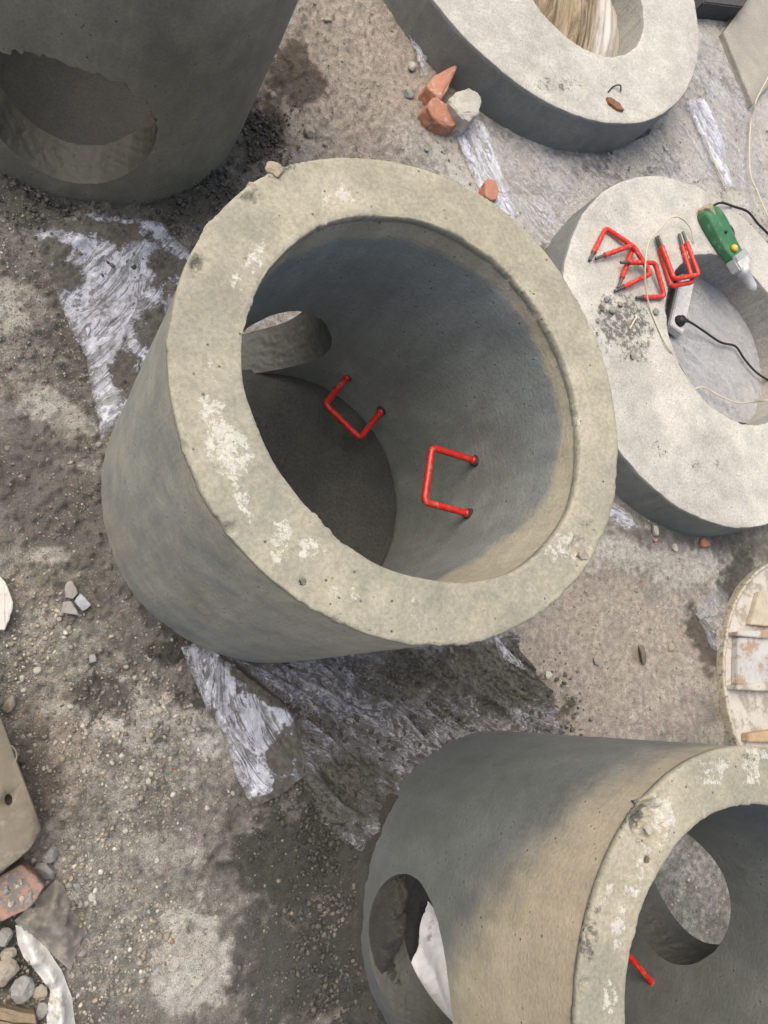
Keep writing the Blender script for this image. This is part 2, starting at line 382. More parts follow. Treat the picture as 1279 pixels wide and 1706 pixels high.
    for k in range(nr+1):
        t = k/nr; r = (Ro+.001+edge_o*.011)*(1-t)+(Ri+.0005-edge_i*.010)*t
        x, y = r*np.cos(th), r*np.sin(th)
        z = h+.006*(fbm(x*5, y*5, seed+30, 3)-.5)+.004*(fbm(x*24, y*24, seed+31, 4, .6)-.5)-.0015*(abs(t-.5)*2)**30
        cols.append((r, z))
    for (a, z) in [(-.001, -.003), (-.002, -.010), (-.002, -.022), (.003, -.028)]: cols.append((Ri+a-edge_i*.011*(1 if a < .002 else .3), np.full(nth, h+z)+edge_i*.004))
    Rr = np.stack([q[0] for q in cols]); Zr = np.stack([q[1] for q in cols]); Tt = np.tile(th, (len(cols), 1))
    X, Y = (Rr*np.cos(Tt)).ravel(), (Rr*np.sin(Tt)).ravel(); Z = Zr.ravel().copy()
    wx, wy = X+c[0], Y+c[1]
    fl = blobs(wx, wy, rim_flake, h, seed+40, .5) if rim_flake else np.zeros_like(X)
    top = Z > h-.012
    for (px, py, rp, dep) in rim_dents:
        p = at(px, py, h); s = rp*pxs(px, py, h); q = np.hypot(wx-p.x, wy-p.y)/s
        q = q+(fbm(wx*40, wy*40, seed+50, 4, .7)-.5)*.9
        Z -= dep*sstep(1, .35, q)*(.5+fbm(wx*90, wy*90, seed+53, 3, .7))*top
        fl = np.maximum(fl, .5*sstep(1.5, .7, q))
    i = np.arange(len(X)).reshape(len(cols), nth); j = np.roll(i, -1, 1)
    Qr = np.stack([i[:-1], j[:-1], j[1:], i[1:]], -1).reshape(-1, 4)
    dryr = .35+.5*fbm(X*3, Y*3, seed+60, 3)
    np_mesh('rim', np.stack([X, Y, Z], 1), Qr, rmat, root, {'dry': dryr, 'flake': fl, 'stain': blobs(wx, wy, rim_stain, h, seed+45, .5), 'cyl': np.stack([Tt.ravel()*.45, Rr.ravel(), Z], 1)})
    # floor disc inside
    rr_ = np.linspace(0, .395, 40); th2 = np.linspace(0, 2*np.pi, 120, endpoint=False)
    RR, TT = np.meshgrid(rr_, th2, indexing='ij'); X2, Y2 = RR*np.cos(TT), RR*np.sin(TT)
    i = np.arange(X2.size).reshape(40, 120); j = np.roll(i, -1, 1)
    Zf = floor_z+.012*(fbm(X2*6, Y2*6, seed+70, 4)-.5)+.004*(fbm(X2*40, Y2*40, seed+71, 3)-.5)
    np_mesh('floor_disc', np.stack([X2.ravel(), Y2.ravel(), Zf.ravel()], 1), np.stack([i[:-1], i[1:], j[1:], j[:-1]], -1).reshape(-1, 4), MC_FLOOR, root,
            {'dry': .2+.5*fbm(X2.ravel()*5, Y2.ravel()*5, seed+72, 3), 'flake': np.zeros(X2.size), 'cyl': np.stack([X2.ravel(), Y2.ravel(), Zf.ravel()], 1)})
    return root
MAIN = (.7194, .6087); MH = .9544
INNER = [(3.6, .3931), (20.5, .3872), (38.7, .3857), (55.1, .388), (73.2, .3861), (89.2, .3848), (104.5, .3813), (122, .3826), (136.8, .3815), (151.8, .3812), (164.3, .382), (175.9, .3846), (188.1, .3837), (198.3, .3775), (210.8, .375), (224.9, .3718), (239.5, .3794), (255.7, .3865), (274.9, .3955), (286.8, .4033), (302.1, .414), (316.3, .4158), (330.9, .4156), (347.4, .4036)]
OUTER = [(11.7, .5037), (25.3, .5063), (39.6, .5109), (53, .517), (67.7, .5181), (84, .5123), (100.8, .5073), (117.1, .5084), (132.1, .5123), (155.3, .5092), (174.9, .508), (198.5, .509), (218.6, .5144), (239.5, .5101), (273.5, .5112), (296.8, .5086), (323.7, .5129), (338.3, .5115), (356.7, .5055)]
def main_in(T, Z):
    a = per(T, INNER); o = .0114*np.cos(T)-.0064*np.sin(T)+.390
    k = sstep(MH-.35, MH-.02, np.asarray(Z, float)); return o*(1-k)+a*k
def gauss(T, az, w): d = (np.degrees(T)-az+180) % 360-180; return np.exp(-(d/w)**2)
def nz_(T, Z, s, f=3): return fbm(np.cos(T)*f+5, np.sin(T)*f+Z*f, s, 3)-.5
def main_beige_in(T, Z):
    edge = .055+.36*gauss(T, -72, 38)+.05*gauss(T, 120, 60)+.05*nz_(T, Z, 3)  # beige band under the rim, deepest towards the lower right
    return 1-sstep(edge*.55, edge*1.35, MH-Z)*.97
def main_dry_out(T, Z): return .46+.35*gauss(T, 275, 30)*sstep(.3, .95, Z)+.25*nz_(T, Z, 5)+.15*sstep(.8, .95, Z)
main = make_ring('concrete_well_ring', MAIN, MH, lambda T: per(T, OUTER), main_in, [dict(az=math.radians(119), z=.275, rho=.235, seed=3, rag=.05)], MC_MAIN, MC_RIM, main_dry_out, main_beige_in,
    'upright concrete well ring in the middle, open top, two red step irons inside',
    [(375, 745, 38, 75, -.5, .85), (350, 690, 30, 36, 0, .7), (400, 820, 18, 50, -.3, .6), (470, 890, 18, 24, 0, .75), (520, 915, 26, 20, .5, .8), (425, 430, 20, 45, .5, .62), (395, 470, 16, 26, .3, .6), (560, 330, 40, 22, -.2, .62), (465, 925, 14, 14, 0, .75), (555, 985, 14, 14, 0, .6), (590, 990, 10, 16, 0, .55), (350, 620, 14, 40, .1, .6), (940, 905, 40, 26, -.6, .66), (690, 1010, 12, 26, .2, .5), (330, 440, 14, 20, 0, .5)],
    [(328, 440, 20, .016), (420, 330, 14, .01), (965, 915, 22, .013), (505, 970, 5, .02), (305, 745, 12, .012), (560, 1040, 16, .01), (385, 880, 14, .010), (955, 700, 18, .006)], 100, rim_stain=[(328, 440, 16, 22, 0, .5), (470, 285, 30, 12, -.3, .6), (420, 330, 20, 14, 0, .5), (980, 880, 16, 20, 0, .4), (560, 1035, 40, 10, .4, .4), (350, 600, 20, 8, 0, .35)])
TL = (.0304, 1.9873)
def tl_dry(T, Z): return .30+.5*nz_(T, Z, 8)+.25*sstep(.35, .9, Z)
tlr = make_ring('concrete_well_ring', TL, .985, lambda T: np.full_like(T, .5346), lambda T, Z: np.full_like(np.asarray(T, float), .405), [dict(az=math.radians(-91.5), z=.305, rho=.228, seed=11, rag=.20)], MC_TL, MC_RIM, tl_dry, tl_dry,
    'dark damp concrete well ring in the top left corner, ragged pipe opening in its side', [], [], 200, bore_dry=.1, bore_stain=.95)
BR = (1.5118, -.6114); BH = .9676
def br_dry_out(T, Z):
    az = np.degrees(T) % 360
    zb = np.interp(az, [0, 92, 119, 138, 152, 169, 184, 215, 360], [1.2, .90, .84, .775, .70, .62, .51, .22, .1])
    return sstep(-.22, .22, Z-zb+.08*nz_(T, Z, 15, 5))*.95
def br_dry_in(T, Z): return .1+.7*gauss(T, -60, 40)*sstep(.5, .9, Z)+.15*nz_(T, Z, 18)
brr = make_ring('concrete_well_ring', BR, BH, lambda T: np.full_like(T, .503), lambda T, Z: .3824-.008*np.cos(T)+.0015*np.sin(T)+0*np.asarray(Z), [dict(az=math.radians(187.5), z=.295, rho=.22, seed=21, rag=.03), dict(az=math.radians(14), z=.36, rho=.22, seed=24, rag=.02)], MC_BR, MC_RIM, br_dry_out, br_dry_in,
    'half dried concrete well ring in the bottom right corner with chipped rim',
    [(1085, 1370, 50, 40, -.8, .7), (1060, 1450, 22, 60, .3, .6), (1030, 1560, 20, 70, .1, .62), (1190, 1285, 26, 30, 0, .7), (1250, 1285, 22, 30, 0, .66), (1020, 1660, 18, 40, 0, .6), (1010, 1480, 14, 40, .3, .6), (1260, 1255, 20, 16, 0, .7)],
    [(1080, 1372, 38, .042), (1078, 1433, 6, .03), (985, 1560, 12, .012), (975, 1640, 12, .012), (1258, 1252, 9, .012)], 300, rim_stain=[(1070, 1360, 30, 24, -.8, .75), (985, 1560, 14, 60, .15, .5), (1250, 1262, 24, 12, 0, .4), (1200, 1290, 20, 20, 0, .35)])

# red step irons set in the ring walls
def mat_red():
    m = NT('red_plastic'); v = m.co(); n = m.noise(v, 60, 4, .6); d = m.noise(v, 34, 6, .75)
    c = m.mix(m.ramp(n, .3, .7), (.38, .016, .011), (.50, .026, .017))
    dm = m.ramp(d, .54, .66, 0, .75); c = m.mix(dm, c, (.30, .20, .16))
    return m.done(c, m.ramp(dm, 0, 1, .36, .9), m.bump(m.noise(v, 160, 3), .15, .002))
M_RED = mat_red()
M_SOCKET = mat_plain('dark_hole_mortar', (.035, .034, .03), rough=.9, bump=.5)
M_STEEL = mat_plain('bare_steel', (.17, .165, .155), (.09, .085, .08), rough=.55, scale=60, metal=.6, bump=.3, dist=.001)
def rung(ring, c, a0, a1, z, rin, reach, sag=0.0):
    """U bar from the wall at azimuth a0 to azimuth a1, reaching into the shaft"""
    P0 = Vector((rin*math.cos(math.radians(a0)), rin*math.sin(math.radians(a0)), z)); P1 = Vector((rin*math.cos(math.radians(a1)), rin*math.sin(math.radians(a1)), z-.01))
    am = math.radians((a0+a1)/2); inw = Vector((-math.cos(am), -math.sin(am), 0))
    path = round_path([P0-inw*.04, P0+inw*reach+Vector((0, 0, sag)), P1+inw*reach+Vector((0, 0, sag)), P1-inw*.04], .016, 6)
    path = densify(path, .006)
    n_ = len(path); rad = [.0098+(.0007 if (k//2) % 2 and abs(k-n_/2) < n_*.17 else 0) for k in range(n_)]
    o = bm_obj('step_rung', tube_bm(path, rad, 12), M_RED, ring, True); o['label'] = 'red plastic coated U shaped step iron'
    for P in (P0, P1):
        bm_obj('socket', tube_bm([P-inw*.012, P+inw*.0035], [.017, .0145], 14), M_SOCKET, o, True)
        bm_obj('collar', tube_bm([P-inw*.006, P+inw*.004, P+inw*.010, P+inw*.011], [.0125, .012, .0115, .0095], 14), M_RED, o, True)
    return o
rung(main, MAIN, 3.4, -18.6, .525, .397, .135, .0)
rung(main, MAIN, 65.7, 43.6, .188, .390, .125, .0)
rung(brr, BR, -33, -56, .31, .385, .13)
# mortar lumps left on the main rim
M_LUMP = mat_plain('mortar_lump', (.36, .31, .24), (.22, .2, .17), rough=.95, scale=40, bump=.7)
M_LUMPTAN = mat_plain('mortar_lump_tan', (.38, .31, .21), (.25, .215, .16), rough=.95, scale=40, bump=.7)

# ------------------------------------------------------------------ stones and rubble
def rock_bm(r, seed, flat=.7, sub=2, rough=.35, cuts=7):
    """broken stone: a sphere cut by random planes, then roughened"""
    bm = bmesh.new(); bmesh.ops.create_icosphere(bm, subdivisions=sub+1, radius=1.0)
    rg = random.Random(seed)
    for _ in range(cuts):
        n = Vector((rg.gauss(0, 1), rg.gauss(0, 1), rg.gauss(0, 1))).normalized(); d = rg.uniform(.5, .85)
        for vtx in bm.verts:
            k = vtx.co.dot(n)-d
            if k > 0: vtx.co -= n*k
    off = Vector((seed*3.1, seed*1.7, 0))
    for vtx in bm.verts:
        vtx.co += vtx.co.normalized()*rough*.18*(mnoise.noise(vtx.co*2.5+off)+.5*mnoise.noise(vtx.co*6+off))
        vtx.co.z *= flat
        vtx.co *= r
    return bm
def chunk_bm(outline, z_top, z_bot, seed, grow=1.08, rough=.003, bev=.006, tilt=(0, 0)):
    """broken block whose upper face has the given outline (world xy)"""
    rg = random.Random(seed); bm = bmesh.new()
    cx = sum(p[0] for p in outline)/len(outline); cy = sum(p[1] for p in outline)/len(outline)
    top = [bm.verts.new((x, y, z_top+tilt[0]*(x-cx)+tilt[1]*(y-cy)+rg.uniform(-.1, .1)*(z_top-z_bot)*.8)) for x, y in outline]
    bot = [bm.verts.new((cx+(x-cx)*grow*rg.uniform(.96, 1.04), cy+(y-cy)*grow*rg.uniform(.96, 1.04), z_bot)) for x, y in outline]
    r = bmesh.ops.convex_hull(bm, input=bm.verts[:])
    bmesh.ops.delete(bm, geom=[g for g in r['geom_interior'] if isinstance(g, bmesh.types.BMVert)], context='VERTS')
    bmesh.ops.dissolve_limit(bm, angle_limit=math.radians(7), verts=bm.verts[:], edges=bm.edges[:])
    bmesh.ops.bevel(bm, geom=bm.edges[:], offset=bev*.6, segments=1, affect='EDGES', clamp_overlap=True)
    bmesh.ops.triangulate(bm, faces=bm.faces[:])
    bmesh.ops.subdivide_edges(bm, edges=[e for e in bm.edges if e.calc_length() > .015], cuts=3, use_grid_fill=True)
    bmesh.ops.triangulate(bm, faces=bm.faces[:]); bm.normal_update()
    for vtx in bm.verts:
        vtx.co += vtx.normal*rough*(mnoise.noise(vtx.co*45+Vector((seed, 0, 0)))+.6*mnoise.noise(vtx.co*110))
    return bm
def base_bm(bm):
    """moves a world-space bmesh so that its base centre is the origin; returns that base"""
    xs = [v.co.x for v in bm.verts]; ys = [v.co.y for v in bm.verts]; zs = [v.co.z for v in bm.verts]
    o = Vector(((min(xs)+max(xs))/2, (min(ys)+max(ys))/2, min(zs)))
    for v in bm.verts: v.co -= o
    return o
def chunk(name, label, cat, pix, z_top, mat, seed, z_bot=None, group=None, smooth=False, **kw):
    pts = [at(x, y, z_top) for x, y in pix]
    if z_bot is None: z_bot = min(gz(p.x, p.y) for p in pts)-.006
    bm = chunk_bm([(p.x, p.y) for p in pts], z_top, z_bot, seed, **kw); o_ = base_bm(bm)
    o = bm_obj(name, bm, mat, None, smooth); o.location = o_
    return tag(o, label, cat, group)
def stone(name, label, px, py, rp, mat, seed, flat=.7, base=None, group=None, cat='stone', sub=2, stretch=(1, 1), turn=0, **kw):
    z0 = base if base is not None else None
    p = at(px, py, z0 or 0.0)
    if z0 is None: z0 = gz(p.x, p.y)
    r = rp*pxs(px, py, z0); bm = rock_bm(r, seed, flat, sub, **kw)
    for v in bm.verts: v.co.x *= stretch[0]; v.co.y *= stretch[1]
    zmin = min(v.co.z for v in bm.verts)
    for v in bm.verts: v.co.z -= zmin
    o = bm_obj(name, bm, mat, None, False); o.location = (p.x, p.y, z0-.12*r); o.rotation_euler[2] = turn
    return tag(o, label, cat, group)
M_BRICK = mat_plain('broken_brick', (.47, .215, .135), (.35, .165, .11), rough=.95, scale=26, bump=.7, dirt=(.42, .33, .27), dirt_amt=.25)
M_BRICKDIRT = mat_plain('dirty_brick', (.36, .22, .165), (.24, .15, .115), rough=.95, scale=22, bump=.9, dirt=(.15, .145, .14), dirt_amt=.55)
M_WHITESTONE = mat_plain('pale_stone', (.47, .455, .395), (.33, .32, .28), rough=.9, scale=18, bump=.7)
M_GREYSTONE = mat_plain('grey_stone', (.30, .30, .275), (.19, .19, .175), rough=.85, scale=20, bump=.5)
M_TANSTONE = mat_plain('tan_stone', (.34, .30, .24), (.22, .19, .15), rough=.9, scale=24, bump=.6)
M_DARKSTONE = mat_plain('dark_stone', (.17, .155, .12), (.11, .10, .08), rough=.9, scale=24, bump=.6)

chunk('brick_fragment', 'pointed orange brick fragment above the white stone', 'brick', [(715, 138), (723, 124), (755, 113), (758, 116), (746, 150), (736, 164), (730, 160)], .075, M_BRICK, 4, grow=1.06, tilt=(.25, .1))
chunk('brick_fragment', 'long curved orange brick fragment left of the white stone', 'brick', [(711, 178), (716, 167), (726, 166), (745, 182), (768, 190), (766, 202), (755, 209), (742, 206), (722, 194)], .06, M_BRICK, 9, grow=1.07, tilt=(-.1, .3))
chunk('stone', 'large white broken stone between two orange bricks and the slab', 'stone', [(746, 168), (760, 153), (778, 148), (796, 155), (802, 170), (798, 188), (782, 204), (774, 198), (762, 190)], .09, M_WHITESTONE, 5, grow=1.03, rough=.006, bev=.01)
chunk('brick_fragment', 'small square orange brick piece on the clear film near the middle ring', 'brick', [(809, 302), (814, 297), (826, 301), (832, 316), (829, 332), (819, 333), (810, 326)], .04, M_BRICK, 12, grow=1.05)
# ------------------------------------------------------------------ cover slabs
def circle_fn(cx, cy, r):
    return lambda T: None
def make_slab(name, c, h, R, hc, hr, label, seed, stains):
    root = empty(name, (c[0], c[1], 0)); tag(root, label, 'cover slab', 'round concrete slabs with an opening')
    th = np.linspace(0, 2*np.pi, 560, endpoint=False); u = np.stack([np.cos(th), np.sin(th)], 1); n = len(th)
    ox, oy = hc[0]-c[0], hc[1]-c[1]
    wob = lambda s, a: a*(fbm(np.cos(th)*9+s, np.sin(th)*9+s, seed+s, 4, .65)-.5)
    So = u*(R+wob(1, .012))[:, None]; Si = u*(hr+wob(2, .012))[:, None]+[ox, oy]
    rows, typ = [], []
    for z in np.linspace(-.02, h-.006, 14): rows.append((So*(1+.004*(h-z)/h), np.full(n, z))); typ.append(0)
    m_ = 46
    for k in range(m_+1):
        t = k/m_; P = So*.9965*(1-t)+Si*1.0*t
        z = h+.006*(fbm((P[:, 0])*5, P[:, 1]*5, seed, 3)-.5)+.0035*(fbm(P[:, 0]*30, P[:, 1]*30, seed+5, 4, .65)-.5)-(.003 if k in (0, m_) else 0)
        rows.append((P, z)); typ.append(1)
    for z in np.linspace(h-.008, -.02, 12):
        rows.append((Si+(u*(-.002)), np.full(n, z))); typ.append(2)
    def sheet(nm, sel, mat, dry):
        P = np.stack([rows[i][0] for i in sel]); Z = np.stack([rows[i][1] for i in sel]); X, Y, Zf = P[..., 0].ravel(), P[..., 1].ravel(), Z.ravel()
        i = np.arange(len(X)).reshape(len(sel), n); j = np.roll(i, -1, 1)
        fl = blobs(X+c[0], Y+c[1], stains, h, seed+9, .5)*(nm == 'top_face')*.8
        T = np.tile(th, len(sel))
        np_mesh(nm, np.stack([X, Y, Zf], 1), np.stack([i[:-1], j[:-1], j[1:], i[1:]], -1).reshape(-1, 4), mat, root, {'dry': np.full(len(X), dry)+.6*(fbm(X*4, Y*4, seed+3, 3)-.5), 'flake': 0*fl, 'stain': fl, 'cyl': np.stack([T*R, Zf, np.hypot(X, Y)], 1)})
    a = [i for i, t in enumerate(typ) if t == 0]; b = [i for i, t in enumerate(typ) if t == 1]; d = [i for i, t in enumerate(typ) if t == 2]
    sheet('outer_side', a+[b[0]], MC_SLABSIDE, .15); sheet('top_face', b, MC_SLAB, .5); sheet('opening_wall', [b[-1]]+d, MC_SLABIN, .5)
    return root
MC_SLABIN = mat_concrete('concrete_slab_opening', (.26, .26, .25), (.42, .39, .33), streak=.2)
S1H, S2H = .173, .197
make_slab('cover_slab', (2.559, 1.445), S1H, .785, (2.709, 1.514), .395, 'pale round concrete slab right of the middle ring, red step irons lying on it', 500, [(1040, 540, 60, 45, .4, .8), (1010, 510, 30, 25, 0, .6), (1060, 580, 30, 40, .3, .7), (1100, 745, 20, 20, 0, .5), (1160, 775, 16, 14, 0, .6), (1195, 775, 14, 14, 0, .6), (1140, 320, 10, 26, 0, .45)])
make_slab('cover_slab', (1.826, 3.177), S2H, .868, (1.969, 3.030), .360, 'pale round concrete slab at the top edge behind the orange bricks', 600, [(945, 140, 34, 18, -.1, .6), (905, 140, 20, 12, 0, .55), (985, 60, 20, 40, .6, .4)])

# ------------------------------------------------------------------ plastic film lying on the ground
def mat_film(name, tint, milk, mudcol, mud, rough=.16, dk=.5):
    """thin polythene: clear sheet, milky where it is crumpled, its bluish white a painted sky reflection, with dried mud on it; fold = (along, across) the creases"""
    m = NT(name); v = m.co(); f = m.noise(v, 70, 4, .8); c = m.attr('crest')
    mp = m.n('Mapping'); m.put(mp.inputs['Vector'], m.attr('fold', True)); mp.inputs['Scale'].default_value = (5, 17, 1)
    sk = m.noise(mp.outputs[0], 1.0, 6, .74, 2.2)
    rid = m.math('ABSOLUTE', m.math('SUBTRACT', sk, .5))                 # crumple lines
    n = m.noise(v, 6, 5, .72, 1.0)
    line = m.ramp(rid, .0, .055, 1, 0)
    milky = m.math('ADD', m.math('MULTIPLY', m.ramp(n, .66-.35*milk, .92-.35*milk), m.ramp(sk, .36, .62, .25, .85)), m.math('MULTIPLY', line, .38))
    milky = m.math('ADD', milky, m.math('MULTIPLY', c, .35))
    milky = m.math('MULTIPLY', milky, m.ramp(m.math('ADD', m.attr('edge'), m.math('MULTIPLY', f, 1.6)), .55, 1.2, .12, 1))
    mn = m.math('ADD', m.math('MULTIPLY', n, .45), m.math('MULTIPLY', f, .62)); mn = m.math('ADD', mn, m.math('MULTIPLY', m.attr('mud'), .42))
    mm = m.ramp(mn, 1.0-mud, 1.09-mud)
    col = m.mix(mm, tint, m.mix(m.ramp(m.math('ADD', m.math('MULTIPLY', f, .6), m.math('MULTIPLY', sk, .4)), .38, .62), tuple(x*dk for x in mudcol), mudcol))  # tint puts the sky's reflection into the film colour as bluish white
    alpha = m.math('MAXIMUM', m.math('MULTIPLY', milky, .8), m.math('MULTIPLY', mm, .93)); alpha = m.n('Clamp', Value=alpha).outputs[0]
    alpha = m.math('MAXIMUM', alpha, .10)
    nb = m.bump(m.math('ADD', m.math('ADD', m.math('MULTIPLY', f, .4), m.math('MULTIPLY', rid, -3.0)), m.math('MULTIPLY', mm, .6)), .8, .010)
    m.done(col, m.math('ADD', m.math('MULTIPLY', mm, .7), rough), nb, Alpha=alpha)
    return m.m
M_FILM = mat_film('clear_film', (.82, .85, .94), 1.05, (.16, .152, .13), .40, .12)
M_FILMDUST = mat_film('dusty_film', (.68, .69, .72), .6, (.46, .45, .42), .42)
M_FILMMUD = mat_film('muddy_film', (.60, .60, .64), .72, (.155, .15, .125), .455, .22, .12)
def seg_near(P, poly):
    """nearest point of a closed outline to each P"""
    best = np.full(len(P), 1e9); out = P.copy()
    for k in range(len(poly)):
        a, b = poly[k], poly[(k+1) % len(poly)]; ab = b-a
        t = np.clip(((P-a)@ab)/max(ab@ab, 1e-12), 0, 1); q = a+t[:, None]*ab; d = ((P-q)**2).sum(1)
        m_ = d < best; best[m_] = d[m_]; out[m_] = q[m_]
    return out, np.sqrt(best)
def inside(P, poly):
    r = np.zeros(len(P), bool)
    for k in range(len(poly)):
        a, b = poly[k], poly[(k+1) % len(poly)]
        c_ = (a[1] > P[:, 1]) != (b[1] > P[:, 1])
        with np.errstate(divide='ignore', invalid='ignore'): x = (b[0]-a[0])*(P[:, 1]-a[1])/(b[1]-a[1])+a[0]
        r ^= c_ & (P[:, 0] < x)
    return r
def film(label, pix, mat, fold_px, fold_amp, freq, seed, sharp=2, lift=.005, step=.007, mudb=(), zb=None, fade=True, z=0.0, rise=0.0):
    """sheet with the given outline, draped over the ground; fold_px = two points along which the creases run"""
    poly = np.array([[at(x, y, z).x, at(x, y, z).y] for x, y in pix])
    c0 = poly.mean(0); a, b = at(*fold_px[0]), at(*fold_px[1]); d = np.array([b.x-a.x, b.y-a.y]); d /= np.linalg.norm(d)
    xs = np.arange(poly[:, 0].min()-step, poly[:, 0].max()+step*2, step); ys = np.arange(poly[:, 1].min()-step, poly[:, 1].max()+step*2, step)
    X, Y = np.meshgrid(xs, ys); P = np.stack([X.ravel(), Y.ravel()], 1); Q = grid_faces(len(xs), len(ys)); ins = inside(P, poly)
    Q = Q[ins[Q].any(1)]; used = np.unique(Q); rm = -np.ones(len(P), int); rm[used] = np.arange(len(used)); Q = rm[Q]; P = P[used]; ins = ins[used]
    near, dist = seg_near(P, poly); P[~ins] = near[~ins]; dist[~ins] = 0
    al = (P-c0)@d; ac = (P-c0)@np.array([-d[1], d[0]])
    w = fbm(al*3, ac*3, seed+2, 2)*.12
    r1 = 1-np.abs(2*vn(al*1.6+seed, (ac+w)*freq, seed)-1); r2 = 1-np.abs(2*vn(al*3+7+seed, (ac+w)*freq*2.3, seed+1)-1)
    crest = np.clip(.65*sstep(.72, .98, r1)+.5*sstep(.78, .99, r2), 0, 1)
    zz = (zb if zb is not None else ground_z(P[:, 0], P[:, 1]))+lift+fold_amp*(.7*r1**sharp+.35*r2**sharp)+.004*(fbm(P[:, 0]*9, P[:, 1]*9, seed+5, 3)-.3)
    if fade: zz -= (fold_amp*.6)*sstep(.02, 0, dist)*(fbm(P[:, 0]*14, P[:, 1]*14, seed+6, 2))
    mud_ = blobs(P[:, 0], P[:, 1], list(mudb), 0, seed+20, .6) if mudb else np.zeros(len(P))
    V = np.stack([P[:, 0]-c0[0], P[:, 1]-c0[1], zz], 1)
    o = np_mesh('plastic_sheet', V, Q, mat, None, {'crest': crest+.12*sstep(.010, .0, dist), 'edge': sstep(0, .05, dist), 'fold': np.stack([al, ac+w, 0*al], 1), 'mud': mud_}); o.location = (c0[0], c0[1], 0)
    return tag(o, label, 'plastic sheet', 'torn plastic sheets on the ground')
film('torn milky plastic sheet on the dirt left of the middle ring', [(52, 385), (150, 350), (270, 372), (320, 430), (345, 520), (240, 660), (205, 700), (168, 733), (150, 640), (143, 596), (118, 552), (88, 470)], M_FILM, ((100, 560), (260, 400)), .016, 9, 5,
     mudb=[(110, 460, 34, 28, 0, .5), (180, 385, 90, 22, .2, .6), (275, 440, 30, 50, 0, .55), (210, 610, 24, 36, 0, .55), (255, 560, 30, 50, 0, .5), (90, 420, 30, 20, 0, .6), (235, 640, 40, 24, 0, .95)])
film('crumpled shiny plastic sheet poking out below the middle ring', [(300, 1078), (330, 1070), (372, 1098), (440, 1150), (497, 1190), (505, 1290), (470, 1320), (420, 1345), (395, 1300), (372, 1220), (345, 1185)], M_FILM, ((310, 1085), (430, 1330)), .022, 11, 15,
     mudb=[(430, 1140, 50, 20, .6, .9), (470, 1260, 24, 40, .2, .8), (395, 1150, 10, 10, 0, .7), (480, 1310, 40, 20, 0, .8), (500, 1240, 16, 60, 0, .9), (440, 1335, 40, 14, -.3, .7), (352, 1190, 10, 20, 0, .5)], lift=.01)
film('dark muddy creased plastic sheet between the middle ring and the bottom right ring', [(350, 1070), (480, 1080), (700, 1040), (850, 1030), (870, 1080), (915, 1140), (945, 1230), (800, 1260), (690, 1320), (610, 1440), (530, 1380), (500, 1290), (495, 1190), (440, 1150)], M_FILMMUD, ((620, 1120), (880, 1310)), .05, 17, 25, sharp=5, step=.006,
     mudb=[(560, 1320, 80, 60, 0, .5), (800, 1120, 140, 50, 0, .5)], lift=.004)
film('narrow shiny plastic strip between the two orange bricks and the top edge', [(655, -30), (672, -30), (690, 40), (708, 95), (712, 125), (700, 128), (690, 90), (670, 45)], M_FILM, ((660, 0), (705, 110)), .012, 22, 35, lift=.006)
film('creased clear plastic strip running from the bricks to the middle ring', [(752, 205), (790, 195), (815, 225), (830, 270), (850, 330), (880, 400), (850, 385), (800, 320), (785, 290), (765, 250)], M_FILM, ((770, 205), (850, 370)), .014, 20, 45, lift=.006)
film('dusty grey plastic sheet spread between the two round slabs', [(800, 195), (850, 215), (930, 245), (1010, 255), (1080, 225), (1130, 165), (1170, 60), (1215, 75), (1262, 190), (1279, 330), (1180, 300), (1050, 320), (975, 380), (930, 420), (880, 400), (845, 320)], M_FILMDUST, ((840, 260), (960, 400)), .010, 7, 55, lift=.003, step=.011,
     mudb=[(1065, 255, 50, 40, 0, .9), (1090, 235, 20, 30, 0, .8)])
film('folded shiny plastic sheet corner right of the top slab', [(1140, 170), (1170, 165), (1200, 230), (1222, 310), (1205, 320), (1185, 270), (1160, 220)], M_FILM, ((1150, 175), (1210, 310)), .016, 16, 65, lift=.012)
film('small torn plastic corner sticking out right below the middle ring', [(812, 1045), (835, 1040), (858, 1075), (880, 1118), (862, 1112), (832, 1095)], M_FILM, ((825, 1045), (870, 1115)), .014, 22, 75, lift=.008)
film('pale torn plastic scrap beside the white round lid', [(1150, 1010), (1195, 975), (1212, 990), (1208, 1060), (1200, 1090), (1180, 1080), (1165, 1040)], M_FILMDUST, ((1155, 1010), (1205, 1070)), .008, 14, 85, lift=.006, mudb=[(1180, 1022, 30, 5, -.2, .9), (1200, 1065, 10, 20, 0, .9)])
film('small plastic scrap under the left edge of the right hand slab', [(1000, 855), (1020, 835), (1052, 858), (1062, 880), (1045, 885), (1020, 872)], M_FILM, ((1005, 850), (1055, 880)), .010, 20, 95, lift=.008)
